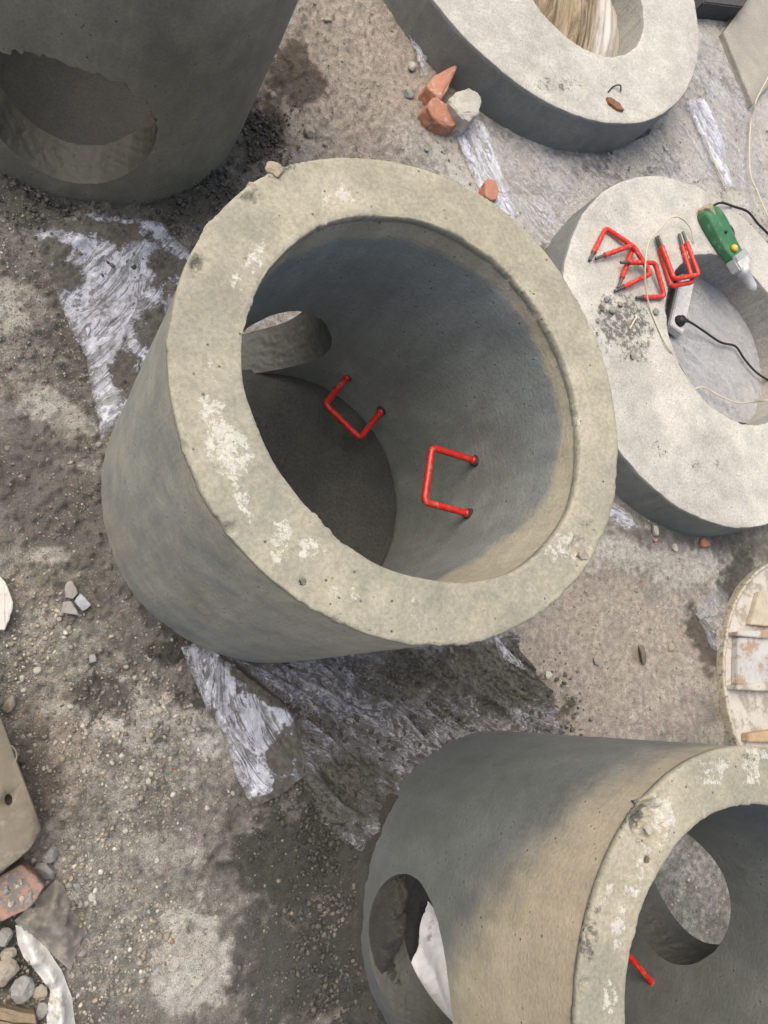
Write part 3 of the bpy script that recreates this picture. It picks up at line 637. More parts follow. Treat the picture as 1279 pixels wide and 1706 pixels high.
# crumpled sheets seen inside openings
film('white plastic sheet seen through the pipe opening of the bottom right ring', [(684, 1610), (700, 1560), (712, 1500), (760, 1560), (800, 1720), (700, 1760), (712, 1690)], mat_plain('white_sheet', (.82, .81, .80), (.66, .65, .64), rough=.5, scale=9, bump=.4, dirt=(.4, .38, .35), dirt_amt=.18), ((690, 1600), (740, 1700)), .02, 12, 105, lift=.09, z=.09)
film('pale dusty plastic lying on the ground inside the right slab opening', [(1112, 500), (1160, 425), (1240, 430), (1330, 500), (1340, 640), (1290, 710), (1200, 700), (1140, 640), (1115, 570)], mat_film('pale_film', (.60, .61, .63), .9, (.47, .475, .48), .66, .2, .8), ((1150, 480), (1280, 640)), .006, 6, 115, lift=.006)
def mat_sack():
    m = NT('brown_sack'); v = m.co((26, 2.2, 3)); n = m.noise(v, 1.0, 6, .75, 1.0); f = m.noise(m.co(), 60, 4, .7)
    x = m.n('SeparateXYZ'); m.put(x.inputs[0], m.co())
    c = m.mix(m.ramp(n, .35, .62), (.10, .075, .04), (.40, .32, .205))
    pale = m.mix(m.ramp(n, .3, .6), (.30, .26, .2), (.56, .53, .48))
    c = m.mix(m.ramp(m.math('ADD', x.outputs[0], m.math('MULTIPLY', n, .2)), .10, .22), c, pale)
    return m.done(c, .8, m.bump(m.math('ADD', n, m.math('MULTIPLY', f, .3)), .9, .02))
M_SACK = mat_sack()

# ------------------------------------------------------------------ panel, block, lid on the right
M_PANEL = mat_concrete('concrete_panel', (.34, .315, .26), (.44, .405, .335), streak=.3)
def prism(name, label, cat, pix, z_top, z_bot, mat, bev=.006, group=None, sub=0, attrs=True):
    bm = bmesh.new(); pts = [at(x, y, z_top) for x, y in pix]
    vs_ = [bm.verts.new((p.x, p.y, z_top)) for p in pts]; f = bm.faces.new(vs_)
    if f.normal.z < 0 or True: bm.normal_update()
    if f.normal.z < 0: f.normal_flip()
    r = bmesh.ops.extrude_face_region(bm, geom=[f]); nv = [g for g in r['geom'] if isinstance(g, bmesh.types.BMVert)]
    for v in nv: v.co.z = z_bot
    bmesh.ops.recalc_face_normals(bm, faces=bm.faces[:])
    bmesh.ops.bevel(bm, geom=bm.edges[:], offset=bev, segments=3, affect='EDGES', clamp_overlap=True)
    o_ = base_bm(bm)
    o = bm_obj(name, bm, mat, None, False); o.location = o_
    return tag(o, label, cat, group)
prism('concrete_sheet', 'flat grey concrete panel in the top right corner, white wire across it', 'panel', [(1205, 54), (1254, 174), (1420, -20), (1330, -120)], .03, -.02, M_PANEL, bev=.003)
prism('concrete_block', 'dark grey block peeking in at the top edge beside the panel', 'block', [(1172, 4), (1238, 12), (1262, -30), (1185, -45)], .10, -.01, mat_plain('dark_block', (.07, .068, .066), rough=.9, bump=.5))
M_LID = mat_plain('weathered_white_paint', (.52, .49, .435), (.40, .37, .32), rough=.8, scale=9, bump=.6, dirt=(.30, .27, .22), dirt_amt=.5)
M_LIDMETAL = mat_plain('galvanised_rusty', (.48, .47, .44), (.36, .36, .35), rough=.75, scale=9, bump=.5, dirt=(.33, .24, .17), dirt_amt=.5)
M_WOOD = mat_plain('raw_wood', (.46, .32, .20), (.33, .23, .14), rough=.8, scale=20, bump=.5)
def make_lid():
    cx, cy, R, z = 3.164, .037, .572, .037
    root = empty('formwork_lid', (cx, cy, 0)); tag(root, 'weathered white round lid with metal channel at the right edge', 'lid')
    bm = bmesh.new(); n = 160
    prof = [(R-.004, -.01), (R, z-.006), (R-.001, z), (R-.007, z+.002), (R-.013, z), (R-.016, z-.012), (R-.02, z-.02)]
    rings = [[bm.verts.new((r*math.cos(2*math.pi*k/n), r*math.sin(2*math.pi*k/n), zz+.0015*math.sin(k*.9)*math.sin(k*.37))) for k in range(n)] for r, zz in prof]
    for a, b in zip(rings, rings[1:]):
        for k in range(n): bm.faces.new((a[k], a[(k+1) % n], b[(k+1) % n], b[k]))
    bm_obj('lid_rim', bm, mat_plain('lid_edge', (.50, .46, .37), (.34, .30, .23), rough=.8, scale=30, bump=.6, dirt=(.2, .17, .12), dirt_amt=.4), root, True)
    bm = bmesh.new(); bmesh.ops.create_circle(bm, cap_ends=True, radius=R-.016, segments=96)
    for v in bm.verts: v.co.z = z-.018
    bm_obj('lid_panel', bm, M_LID, root)
    def local(px, py, zz): p = at(px, py, zz); return Vector((p.x-cx, p.y-cy, zz))
    def bar(nm, pa, pb, z0, z1, mat, dx=.42):
        a, b = local(*pa, z1), local(*pb, z1); bm = bmesh.new()
        a.x += .012; b.x += .012
        e = Vector((dx, .03, 0)); e2 = Vector((dx, -.01, 0))
        P = [a, a+e, b+e2, b]
        t = [bm.verts.new(p) for p in P]; bt = [bm.verts.new((p.x, p.y, z0)) for p in P]
        bm.faces.new(t); bm.faces.new(bt[::-1])
        for k in range(4): bm.faces.new((t[k], bt[k], bt[(k+1) % 4], t[(k+1) % 4]))
        bmesh.ops.recalc_face_normals(bm, faces=bm.faces[:]); bmesh.ops.bevel(bm, geom=bm.edges[:], offset=.003, segments=2, affect='EDGES')
        return bm_obj(nm, bm, mat, root)
    bar('channel_web', (1226, 1062), (1224, 1140), z-.018, z+.012, M_LIDMETAL)
    bar('channel_flange', (1226, 1052), (1226, 1059), z-.018, z+.03, M_LIDMETAL)
    bar('channel_flange', (1224, 1141), (1224, 1149), z-.018, z+.03, M_LID)
    bar('batten', (1243, 1222), (1243, 1236), z-.018, z+.016, M_WOOD)
    w = bar('cross_brace', (1262, 985), (1246, 1040), z-.018, z+.006, mat_plain('yellowed_board', (.50, .44, .33), (.38, .33, .24), rough=.8, scale=18, bump=.4))
    return root
make_lid()

# ------------------------------------------------------------------ loose red step irons on the right slab
M_REDL = mat_plain('red_plastic_new', (.60, .040, .022), (.48, .028, .016), rough=.42, scale=50, bump=.15, dirt=(.50, .26, .20), dirt_amt=.22)
def step_iron(label, P):
    """P: tip, corner, corner, tip in world"""
    P = [Vector(p) for p in P]; base = (P[1]+P[2])/2; base = Vector((base.x, base.y, S1H))
    root = empty('step_iron', base); tag(root, label, 'step iron', 'loose red step irons on the slab')
    L = [p-base for p in P]
    steel = .24
    def cut(a, b, f): return a.lerp(b, f)
    s0, s1 = cut(L[0], L[1], steel), cut(L[3], L[2], steel)
    path = densify(round_path([s0, L[1], L[2], s1], .018, 6), .006)
    n = len(path); rad = []
    for k in range(n):
        e = min(k, n-1-k); r = .0098
        if e < 12: r += .0010*(1 if (e//2) % 2 == 0 else -.3)           # ribbed sleeve ends
        if abs(k-n/2) < n*.13 and (k//2) % 2: r += .0008               # moulded treads
        rad.append(r)
    bm_obj('sleeve', tube_bm(path, rad, 12), M_REDL, root, True)
    for a, b in ((L[0], s0), (L[3], s1)):
        bm_obj('bare_end', tube_bm(densify([a, b+(b-a).normalized()*.01], .01), .0065, 10), M_STEEL, root, True)
    return root
zz = S1H+.012
def q4(*a): return [at(x, y, z) for x, y, z in a]
step_iron('leftmost loose red step iron on the right slab, its corner pointing up', q4((982, 434, zz), (1009, 380, zz+.002), (1055, 411, zz+.006), (1030, 480, zz+.002)))
step_iron('middle loose red step iron lying across the leftmost one on the slab', q4((992, 431, zz+.006), (1054, 408, zz+.026), (1084, 456, zz+.022), (1024, 485, zz)))
step_iron('loose red step iron opening to the left, nearest the white wire loop', q4((1034, 437, zz+.022), (1091, 438, zz+.026), (1107, 494, zz+.004), (1060, 496, zz)))
step_iron('lower of two nested red step irons overhanging the slab opening', q4((1093, 395, zz), (1118, 477, zz+.001), (1154, 470, zz+.001), (1131, 390, zz)))
step_iron('upper of two nested red step irons overhanging the slab opening', q4((1096, 393, zz+.020), (1123, 465, zz+.022), (1164, 458, zz+.022), (1137, 386, zz+.020)))

# ------------------------------------------------------------------ metal bar with cable inside the slab opening, green tool, wires
M_ALU = mat_plain('dull_aluminium', (.62, .62, .61), (.48, .48, .475), rough=.5, scale=40, metal=.1, bump=.25, dirt=(.40, .39, .37), dirt_amt=.3)
M_BLACK = mat_plain('black_rubber', (.018, .018, .019), (.010, .010, .010), rough=.5, scale=60, bump=.1)
M_WIRE = mat_plain('yellowed_white_wire', (.62, .56, .40), (.5, .45, .32), rough=.5, scale=60)
def box_bm(L, Wd, Hh, bev=.003, seg=2):
    bm = bmesh.new(); bmesh.ops.create_cube(bm, size=1.0)
    for v in bm.verts: v.co = Vector((v.co.x*L, v.co.y*Wd, v.co.z*Hh+Hh/2))
    bmesh.ops.bevel(bm, geom=bm.edges[:], offset=bev, segments=seg, affect='EDGES'); return bm
def make_bar():
    zt = .062; a, b = at(1147, 462, zt), at(1128, 549, zt); g = .018
    d = b-a; L = d.length; mid = (a+b)/2
    root = empty('metal_bar', (mid.x, mid.y, g), math.atan2(d.y, d.x)); tag(root, 'grey metal bar with black plug lying inside the slab opening', 'metal bar')
    hgt = zt-g
    bm_obj('housing', box_bm(L, .078, hgt, .004), M_ALU, root)
    bm_obj('side_lip', box_bm(L*.98, .004, hgt*.5, .001), M_STEEL, root).location = (0, -.0415, .004)
    pl = bm_obj('plug', tube_bm([(0, 0, hgt-.004), (0, 0, hgt+.010), (0, 0, hgt+.014), (0, 0, hgt+.026), (0, 0, hgt+.03)], [.026, .026, .021, .019, .012], 20), M_BLACK, root, True); pl.location = (L/2-.045, 0, 0)
    inv = Matrix.Translation(root.location)@Matrix.Rotation(root.rotation_euler[2], 4, 'Z'); inv.invert()
    p0 = Vector((L/2-.045, 0, hgt+.02))
    wp = [at(1150, 537, .07), at(1170, 550, .04), at(1200, 570, .025), at(1225, 577, .022), at(1240, 598, .022), at(1262, 622, .03), at(1300, 645, .05)]
    cab = smooth_path([p0]+[inv@p for p in wp], 8)
    bm_obj('cable', tube_bm(cab, .0052, 8), M_BLACK, root, True)
    bm_obj('strain_relief', tube_bm(cab[2:7], [.010, .010, .009, .008, .007], 10), M_BLACK, root, True)
make_bar()
M_GREEN = mat_plain('green_casing', (.050, .19, .085), (.028, .12, .052), rough=.7, scale=14, bump=.4, dirt=(.20, .27, .16), dirt_amt=.2)
def make_tool():
    a, b = at(1183, 345, S1H+.05), at(1232, 425, S1H+.05); d = b-a; mid = (a+b)/2; L = d.length
    root = empty('hand_tool', (mid.x, mid.y, S1H+.002), math.atan2(d.y, d.x)); tag(root, 'dirty green hand tool with yellow knob and black cable on the right slab', 'hand tool')
    bm = bmesh.new(); prof = []
    for k in range(15):
        t = k/14; x = (t-.5)*L; w = .052+.012*math.sin(t*3.1)-.008*t; hh = .050+.006*math.sin(t*6)
        if k == 0: w *= .8; hh *= .8
        prof.append([bm.verts.new((x, sy*w*cx, hh*cz)) for sy, cx, cz in ((-1, .95, 0), (-1, 1, .08), (-1, 1, .86), (-1, .88, 1), (1, .88, 1), (1, 1, .86), (1, 1, .08), (1, .95, 0))])
    for p, q in zip(prof, prof[1:]):
        for k in range(8): bm.faces.new((p[k], p[(k+1) % 8], q[(k+1) % 8], q[k]))
    bm.faces.new(prof[0][::-1]); bm.faces.new(prof[-1]); bmesh.ops.recalc_face_normals(bm, faces=bm.faces[:])
    bmesh.ops.bevel(bm, geom=bm.edges[:], offset=.002, segments=1, affect='EDGES')
    bm_obj('casing', bm, M_GREEN, root, True)
    bm = rock_bm(.05, 77, .6, 2, .8)
    e = bm_obj('caked_dirt', bm, mat_plain('caked_mortar', (.40, .36, .25), (.2, .17, .11), rough=.95, scale=40, bump=.8), root); e.location = (-L*.45, .0, .03)
    bm_obj('knob', tube_bm([(L*.34, -.016, .046), (L*.34, -.016, .060), (L*.34, -.016, .064)], [.017, .016, .011], 20), mat_plain('yellow_knob', (.78, .45, .04), (.7, .38, .03), rough=.4), root, True)
    bm_obj('knob_cap', tube_bm([(L*.34, -.016, .062), (L*.34, -.016, .067)], [.008, .006], 14), mat_plain('cream_cap', (.8, .76, .6), rough=.4), root, True)
    bm_obj('screw', tube_bm([(L*.02, -.006, .05), (L*.02, -.006, .058)], [.007, .006], 12), M_BLACK, root, True)
    bm_obj('head', box_bm(.06, .104, .05, .006), M_ALU, root).location = (L*.5+.028, 0, 0)
    for k in range(8):
        f = bm_obj('fin', box_bm(.026, .006, .02, .001), mat_plain('fin_white', (.66, .68, .68), rough=.5) if k == 0 else D.materials['fin_white'], root); f.location = (L*.5+.002, -.046+k*.0128, .042)
    bm_obj('spindle', tube_bm([(L*.5+.05, 0, .025), (L*.5+.085, 0, .025), (L*.5+.086, 0, .025), (L*.5+.15, 0, .022), (L*.5+.17, 0, .02)], [.030, .028, .022, .020, .012], 18), M_ALU, root, True)
    bm_obj('lever', tube_bm(smooth_path([(0, .03, .03), (-.01, .075, .035), (.03, .085, .03), (.05, .06, .02), (.02, .045, .02)], 6), .0035, 8), M_STEEL, root, True)
    inv = Matrix.Translation(root.location)@Matrix.Rotation(root.rotation_euler[2], 4, 'Z'); inv.invert()
    g = S1H+.008
    cab = smooth_path([Vector((-L*.5, 0, .035))]+[inv@p for p in (at(1200, 338, g+.02), at(1222, 344, g), at(1246, 353, g), at(1262, 372, g), at(1279, 389, g), at(1310, 420, g))], 8)
    bm_obj('cable', tube_bm(cab, .0055, 8), M_BLACK, root, True)
make_tool()
def wire(label, pts, r, mat):
    P = smooth_path(pts, 8); o_ = Vector((sum(p.x for p in P)/len(P), sum(p.y for p in P)/len(P), min(p.z for p in P)))
    o = bm_obj('wire', tube_bm([p-o_ for p in P], r, 8), mat, None, True); o.location = o_
    return tag(o, label, 'wire')
g = S1H+.006
wire('thin cream wire looping past the red step irons into the slab opening', [at(1156, 405, g), at(1150, 380, g+.02), at(1135, 364, g+.03), at(1118, 363, g+.04), at(1097, 383, g+.05), at(1080, 405, g+.07), at(1075, 440, g+.075), at(1075, 475, g+.04), at(1082, 510, g+.004), at(1100, 555, g), at(1117, 585, g+.001), at(1135, 612, .10), at(1150, 640, .05), at(1155, 648, .03), at(1172, 645, .03), at(1195, 658, .03), at(1225, 670, .04), at(1255, 670, S1H*.6), at(1275, 667, g), at(1300, 664, g)], .0033, M_WIRE)
wire('thin cream wire running down beside the concrete panel at the right edge', [at(1290, 110, .10), at(1268, 150, .092), at(1258, 172, .085), at(1251, 200, .03), at(1248, 250, .02), at(1250, 290, .02), at(1262, 320, .05), at(1272, 345, .1), at(1285, 370, .16)], .0038, M_WIRE)
wire('thin pale string on the plastic between the top slab and the panel', [at(1178, 235, .03), at(1190, 270, .03), at(1205, 300, .03), at(1212, 312, .03)], .0028, M_WIRE)
wire('tiny bent black wire lying on the top slab', [at(1013, 153, S2H+.004), at(1022, 144, S2H+.006), at(1033, 142, S2H+.02), at(1034, 152, S2H+.004)], .003, M_BLACK)
chunk('rust_flake', 'rust brown flake lying on the top slab', 'flake', [(1012, 161), (1020, 163), (1034, 172), (1040, 183), (1030, 181), (1016, 171)], S2H+.012, mat_plain('rust', (.26, .13, .06), (.15, .08, .04), rough=.9, bump=.6), 31, z_bot=S2H-.002, bev=.002)
wire('small bent cream twig on the right slab below the step irons', [at(1049, 548, g), at(1056, 535, g+.004), at(1060, 528, g+.004), at(1058, 525, g)], .0035, M_WIRE)

# sack inside the top slab's opening
def sack():
    c = at(975, 40, .08); bm = bmesh.new(); n, mm = 60, 60
    vs_ = []
    for i in range(n):
        for j in range(mm):
            u, v = i/(n-1)*2-1, j/(mm-1)*2-1; x, y = u*.27, v*.36
            rr = min(1, math.hypot(u, v)); s = 1-rr**3
            k = mnoise.noise(Vector((x*22, y*2.2, 1.0)))+.5*mnoise.noise(Vector((x*50, y*5, 4)))
            vs_.append(bm.verts.new((x, y, .012+.10*s+.03*k*s)))
    for i in range(n-1):
        for j in range(mm-1): bm.faces.new((vs_[i*mm+j], vs_[(i+1)*mm+j], vs_[(i+1)*mm+j+1], vs_[i*mm+j+1]))
    o = bm_obj('sack', bm, M_SACK, None, True); o.location = (c.x, c.y+.08, 0); o.rotation_euler[2] = math.radians(-8)
    return tag(o, 'brown streaked crumpled sack inside the opening of the top slab', 'sack')
sack()

# ------------------------------------------------------------------ left side rubble
M_BLOCK = mat_plain('beige_block', (.215, .185, .135), (.15, .13, .095), rough=.8, scale=8, bump=.4, dist=.004, dirt=(.27, .24, .185), dirt_amt=.3)
def left_block():
    zt = .13
    pix = [(-40, 1130), (-8, 1172), (14, 1222), (38, 1288), (58, 1345), (69, 1380), (62, 1402), (40, 1424), (0, 1458), (-50, 1480), (-90, 1350)]
    pts = [at(x, y, zt) for x, y in pix]
    bm = chunk_bm([(p.x, p.y) for p in pts], zt, -.01, 3, grow=1.0, rough=.003, bev=.006); o_ = base_bm(bm)
    root = empty('stone_block', o_); tag(root, 'smooth beige stone block with a dark hole at the left edge', 'block')
    body = bm_obj('body', bm, M_BLOCK, root, True)
    p = at(14, 1332, zt); bmc = tube_bm([(0, 0, -.03), (0, 0, .06)], .013, 20)
    for v in bmc.verts: v.co.x *= .62; v.co.y *= 1.0
    cut = bm_obj('cutter', bmc, None); cut.location = (p.x, p.y, zt)
    cut.rotation_euler[2] = .25
    md = body.modifiers.new('b', 'BOOLEAN'); md.object = cut; md.operation = 'DIFFERENCE'; md.solver = 'EXACT'
    dg = bpy.context.evaluated_depsgraph_get(); me = D.meshes.new_from_object(body.evaluated_get(dg)); body.modifiers.clear(); body.data = me
    D.objects.remove(cut)
    bm_obj('hole_lining', tube_bm([(0, 0, 0), (0, 0, .003)], .0135, 16), mat_plain('hole_dark', (.12, .10, .07), rough=.95), root).location = (p.x-o_.x, p.y-o_.y, zt-.032-o_.z)
    q = at(4, 1262, zt); R = .03
    bm_obj('cast_ring', tube_bm([(R*math.cos(a), R*math.sin(a), 0) for a in [2*math.pi*k/40 for k in range(41)]], .0022, 6, caps=False), M_BLOCK, root, True).location = (q.x-o_.x, q.y-o_.y, zt-o_.z)
left_block()
chunk('brick', 'half brick with gravel on top below the beige stone block', 'brick', [(-25, 1478), (36, 1440), (58, 1458), (75, 1476), (60, 1502), (44, 1516), (6, 1534), (-30, 1536)], .07, M_BRICKDIRT, 41, grow=1.03, bev=.005)
rg_ = random.Random(5); hb = [o for o in D.objects if o.name.startswith('brick') and o.get('label', '').startswith('half brick')][0]
for k in range(16):
    p = at(rg_.uniform(8, 52), rg_.uniform(1466, 1508), .07); b_ = bm_obj('gravel_crumb', rock_bm(rg_.uniform(.004, .010), 900+k, .7, 0), M_GREYSTONE if k % 4 else M_WHITESTONE, hb); b_.location = Vector((p.x, p.y, .074))-hb.location
stone('stone', 'smooth grey oval stone touching the corner of the half brick', 77, 1450, 21, M_GREYSTONE, 52, .55, cuts=4, stretch=(1.05, .72), rough=.15, turn=-.25)
stone('stone', 'knobbly speckled grey stone just above the smooth oval stone', 84, 1424, 15, M_GREYSTONE, 53, .7, rough=.8)
stone('stone', 'angular pale brown stone above the beige stone block', 14, 1172, 15, M_TANSTONE, 54, .8, stretch=(.75, 1.1))
chunk('tile_fragment', 'white glazed tile fragment at the left edge', 'tile', [(-30, 955), (0, 960), (8, 968), (22, 1004), (20, 1018), (8, 1050), (-30, 1046)], .045, mat_plain('glazed_white', (.52, .50, .46), (.42, .39, .34), rough=.35, scale=10, bump=.2), 61, bev=.004, grow=1.0, tilt=(.3, 0))
M_SHARD = mat_plain('grey_shard', (.30, .285, .265), (.24, .225, .205), rough=.7, scale=18, bump=.3)
M_SHARDB = mat_plain('bluish_shard', (.36, .39, .42), (.28, .29, .30), rough=.6, scale=18, bump=.3)
chunk('shard', 'upper grey shard of the three flat shards on the left dirt', 'shard', [(107, 982), (112, 970), (120, 968), (126, 978), (130, 988), (121, 998), (110, 995)], .016, M_SHARD, 62, bev=.002, grow=1.0)
chunk('shard', 'bluish right hand shard of the three flat shards on the left dirt', 'shard', [(124, 1001), (134, 989), (152, 1008), (147, 1013), (138, 1018), (130, 1010)], .020, M_SHARDB, 63, bev=.002, grow=1.0, tilt=(.1, .1))
chunk('shard', 'lower left grey shard of the three flat shards on the left dirt', 'shard', [(105, 1003), (118, 1002), (126, 1012), (130, 1024), (118, 1021), (102, 1021)], .014, M_SHARD, 64, bev=.002, grow=1.0)
chunk('shard', 'small square grey chip below the three flat shards', 'shard', [(149, 1091), (158, 1089), (160, 1102), (150, 1104)], .012, M_SHARD, 65, bev=.002, grow=1.0)
# tarpaulin: dirty bag with a white tail
def cloth(name, label, pix, zfun, mat, seed, step=.008, amp=.016, cat='sheet'):
    poly = np.array([[at(x, y, .03).x, at(x, y, .03).y] for x, y in pix]); c0 = poly.mean(0)
    xs = np.arange(poly[:, 0].min()-step, poly[:, 0].max()+2*step, step); ys = np.arange(poly[:, 1].min()-step, poly[:, 1].max()+2*step, step)
    X, Y = np.meshgrid(xs, ys); P = np.stack([X.ravel(), Y.ravel()], 1); Q = grid_faces(len(xs), len(ys)); ins = inside(P, poly)
    Q = Q[ins[Q].any(1)]; used = np.unique(Q); rm = -np.ones(len(P), int); rm[used] = np.arange(len(used)); Q = rm[Q]; P = P[used]; ins = ins[used]
    near, dist = seg_near(P, poly); P[~ins] = near[~ins]; dist[~ins] = 0
    r1 = 1-np.abs(2*fbm(P[:, 0]*11, P[:, 1]*6, seed, 3)-1)
    z = ground_z(P[:, 0], P[:, 1])+.004+zfun*sstep(0, .06, dist)+amp*r1*sstep(-.01, .04, dist)
    o = np_mesh(name, np.stack([P[:, 0]-c0[0], P[:, 1]-c0[1], z], 1), Q, mat, None, {}); o.location = (c0[0], c0[1], 0)
    return tag(o, label, cat)
cloth('dirty_sheet', 'dirty grey crumpled sheet below the half brick', [(24, 1540), (60, 1505), (95, 1470), (108, 1480), (122, 1520), (142, 1545), (148, 1560), (130, 1590), (120, 1625), (104, 1612), (70, 1580), (40, 1560)], .05, mat_plain('grimy_sheet', (.25, .235, .205), (.12, .11, .095), rough=.6, scale=8, bump=.5, dirt=(.34, .31, .25), dirt_amt=.3), 71)
cloth('white_sheet', 'twisted white plastic tail hanging from the dirty grey sheet', [(26, 1548), (44, 1552), (80, 1588), (105, 1625), (122, 1670), (130, 1740), (80, 1740), (78, 1690), (86, 1660), (66, 1632), (40, 1602), (30, 1580)], .045, mat_plain('white_plastic', (.60, .60, .585), (.44, .43, .40), rough=.35, scale=7, bump=.4, dirt=(.3, .27, .2), dirt_amt=.25), 81, amp=.03)
for k, (pix, z, lab) in enumerate([([(-20, 1676), (58, 1692), (60, 1706), (-20, 1698)], .045, 'upper weathered wood strip in the bottom left corner'), ([(-20, 1702), (64, 1712), (60, 1740), (-20, 1730)], .05, 'lower weathered wood strip in the bottom left corner')]):
    chunk('wood_strip', lab, 'wood strip', pix, z, mat_plain('weathered_wood%d' % k, (.27, .215, .14), (.17, .13, .085), rough=.9, scale=16, bump=.7), 90+k, bev=.003, grow=1.0)
rub = [(6, 1560, 16, 'rubble stone under the half brick at the left edge'), (8, 1618, 24, 'large rounded rubble stone at the left edge beside the white plastic tail'), (36, 1648, 22, 'rough rubble stone left of the white plastic tail near the bottom'), (68, 1652, 14, 'smooth small stone tucked against the white plastic tail'), (68, 1684, 14, 'yellowish stone at the bottom beside the white plastic tail'), (14, 1590, 14, 'small rubble stone between the two larger ones at the left edge')]
for k, (x, y, r, lab) in enumerate(rub): stone('rubble_stone', lab, x, y, r, M_TANSTONE if k % 2 else M_GREYSTONE, 110+k, .75, rough=.7, group='rubble stones in the bottom left corner')
# single stones that stand out on the dirt
singles = [(265, 1183, 9, 'pale oval stone on the dirt below the dark damp patch', M_WHITESTONE), (213, 1300, 8, 'left of two pale upright stones in the middle of the left dirt', M_WHITESTONE), (249, 1302, 8, 'right of two pale upright stones in the middle of the left dirt', M_WHITESTONE), (209, 1385, 7, 'white pointed pebble left below the two upright stones', M_WHITESTONE), (262, 1433, 6, 'small pale pebble at the edge of the pale dust patch', M_WHITESTONE),
    (154, 1495, 10, 'white stone in the pebble cluster beside the dirty sheet', M_WHITESTONE), (128, 1478, 9, 'rounded grey stone at the top of the pebble cluster', M_GREYSTONE), (134, 1507, 8, 'grey stone at the foot of the pebble cluster', M_GREYSTONE), (264, 1560, 8, 'left one of two close stones at the edge of the white dust', M_TANSTONE), (278, 1560, 9, 'right one of two close stones at the edge of the white dust', M_TANSTONE),
    (137, 1588, 10, 'grey stone right of the dirty sheet', M_GREYSTONE), (284, 1594, 6, 'pale pebble below the two close stones', M_WHITESTONE), (118, 1176, 8, 'pale round stone below the red dust spot', M_WHITESTONE), (682, 156, 9, 'grey round stone left of the orange bricks', M_GREYSTONE), (712, 199, 9, 'small white stone touching the curved brick fragment', M_WHITESTONE), (687, 113, 9, 'white crumbly stone above left of the orange bricks', M_WHITESTONE), (712, 248, 5, 'tiny pale pebble below the orange bricks', M_GREYSTONE),
    (1088, 884, 10, 'pale angular stone at the foot of the right slab', M_WHITESTONE), (1172, 905, 11, 'pink brick pebble at the foot of the right slab', M_BRICK), (1124, 913, 7, 'small pale stone between the pink pebble and the angular stone', M_WHITESTONE), (1090, 900, 5, 'tiny orange brick chip at the foot of the right slab', M_BRICK), (995, 1100, 9, 'cream stone on the tan dirt below the middle ring', M_TANSTONE), (1118, 1080, 8, 'cream stone on the tan dirt near the torn plastic scrap', M_TANSTONE), (912, 1125, 9, 'white stone beside the torn plastic corner', M_WHITESTONE),
    (515, 220, 11, 'brown lump at the edge of the dark damp soil', M_TANSTONE), (545, 35, 8, 'small brown stone on the tan dirt near the top edge', M_TANSTONE), (1068, 1090, 12, 'dark elongated pebble on the tan dirt', M_DARKSTONE), (165, 740, 8, 'grey clod on the dirt beside the middle ring', M_GREYSTONE), (37, 1130, 9, 'small pale stone above the beige stone block', M_WHITESTONE), (18, 1072, 8, 'brown pebble below the white tile fragment', M_TANSTONE), (62, 1117, 9, 'round pale stone right of the small pale one on the left dirt', M_WHITESTONE)]
for k, (x, y, r, lab, mt) in enumerate(singles):
    stone('stone', lab, x, y, r*.88, mt, 200+k, .65, sub=1, group='stones lying on the dirt', stretch=(.6, 1.5) if lab.startswith('dark elong') else (rnd.uniform(.8, 1.1), rnd.uniform(.8, 1.1)), turn=rnd.uniform(-.6, .6) if not lab.startswith('dark elong') else .2)
# mortar crumbs stuck on rims, dark stones in place of small holes
def stuck(ring, c, h, name, px, py, rp, mat, seed, flat=.6, lift=0.0, **kw):
    p = at(px, py, h); r = rp*pxs(px, py, h); bm = rock_bm(r, seed, flat, 2, .7, **kw)
    o = bm_obj(name, bm, mat, ring, False); o.location = (p.x-c[0], p.y-c[1], h+lift+.15*r); return o
stuck(main, MAIN, MH, 'mortar_lump', 456, 286, 15, M_LUMPTAN, 411, .42, cuts=12)
stuck(main, MAIN, MH-.01, 'mortar_lump', 418, 318, 13, M_LUMP, 402, .6)
stuck(main, MAIN, MH-.01, 'mortar_lump', 476, 288, 9, M_LUMP, 403, .5)
stuck(main, MAIN, MH-.004, 'mortar_lump', 972, 925, 9, M_LUMP, 404, .4)
stuck(brr, BR, BH-.02, 'pebble', 1078, 1382, 8, M_WHITESTONE, 405, .6)
stuck(brr, BR, BH-.02, 'pebble', 1110, 1366, 6, mat_plain('cream_pebble', (.6, .5, .36), rough=.8), 406, .6)
stuck(main, MAIN, MH-.003, 'pebble', 505, 970, 6, M_DARKSTONE, 407, .3)  # no real stone: dark stand-in for the shade of a small rim hole
stuck(brr, BR, BH-.003, 'pebble', 1078, 1433, 5, M_DARKSTONE, 408, .3)  # likewise a dark stand-in for a hole in this rim
# dirt clods on the right slab
CL = ['leftmost of the two big dirt clods on the right slab', 'right one of the two big dirt clods on the right slab', 'dark dirt clod under the cream wire at the slab opening', 'lone dirt clod on the right slab lowest of all clods', 'small dirt clod on the right slab nearest the middle ring', 'uppermost dirt clod on the right slab below the step irons', 'small dirt clod on the right slab right of the two big ones']
for k, (x, y, r) in enumerate([(1000, 512, 6), (1018, 517, 6), (1090, 520, 5), (1052, 594, 5), (995, 535, 4), (1010, 500, 5), (1032, 508, 4)]):
    stone('dirt_clod', CL[k], x, y, r, M_GREYSTONE if k % 3 else M_TANSTONE, 440+k, .7, base=S1H, sub=1, cat='clod', group='dirt clods on the right slab')

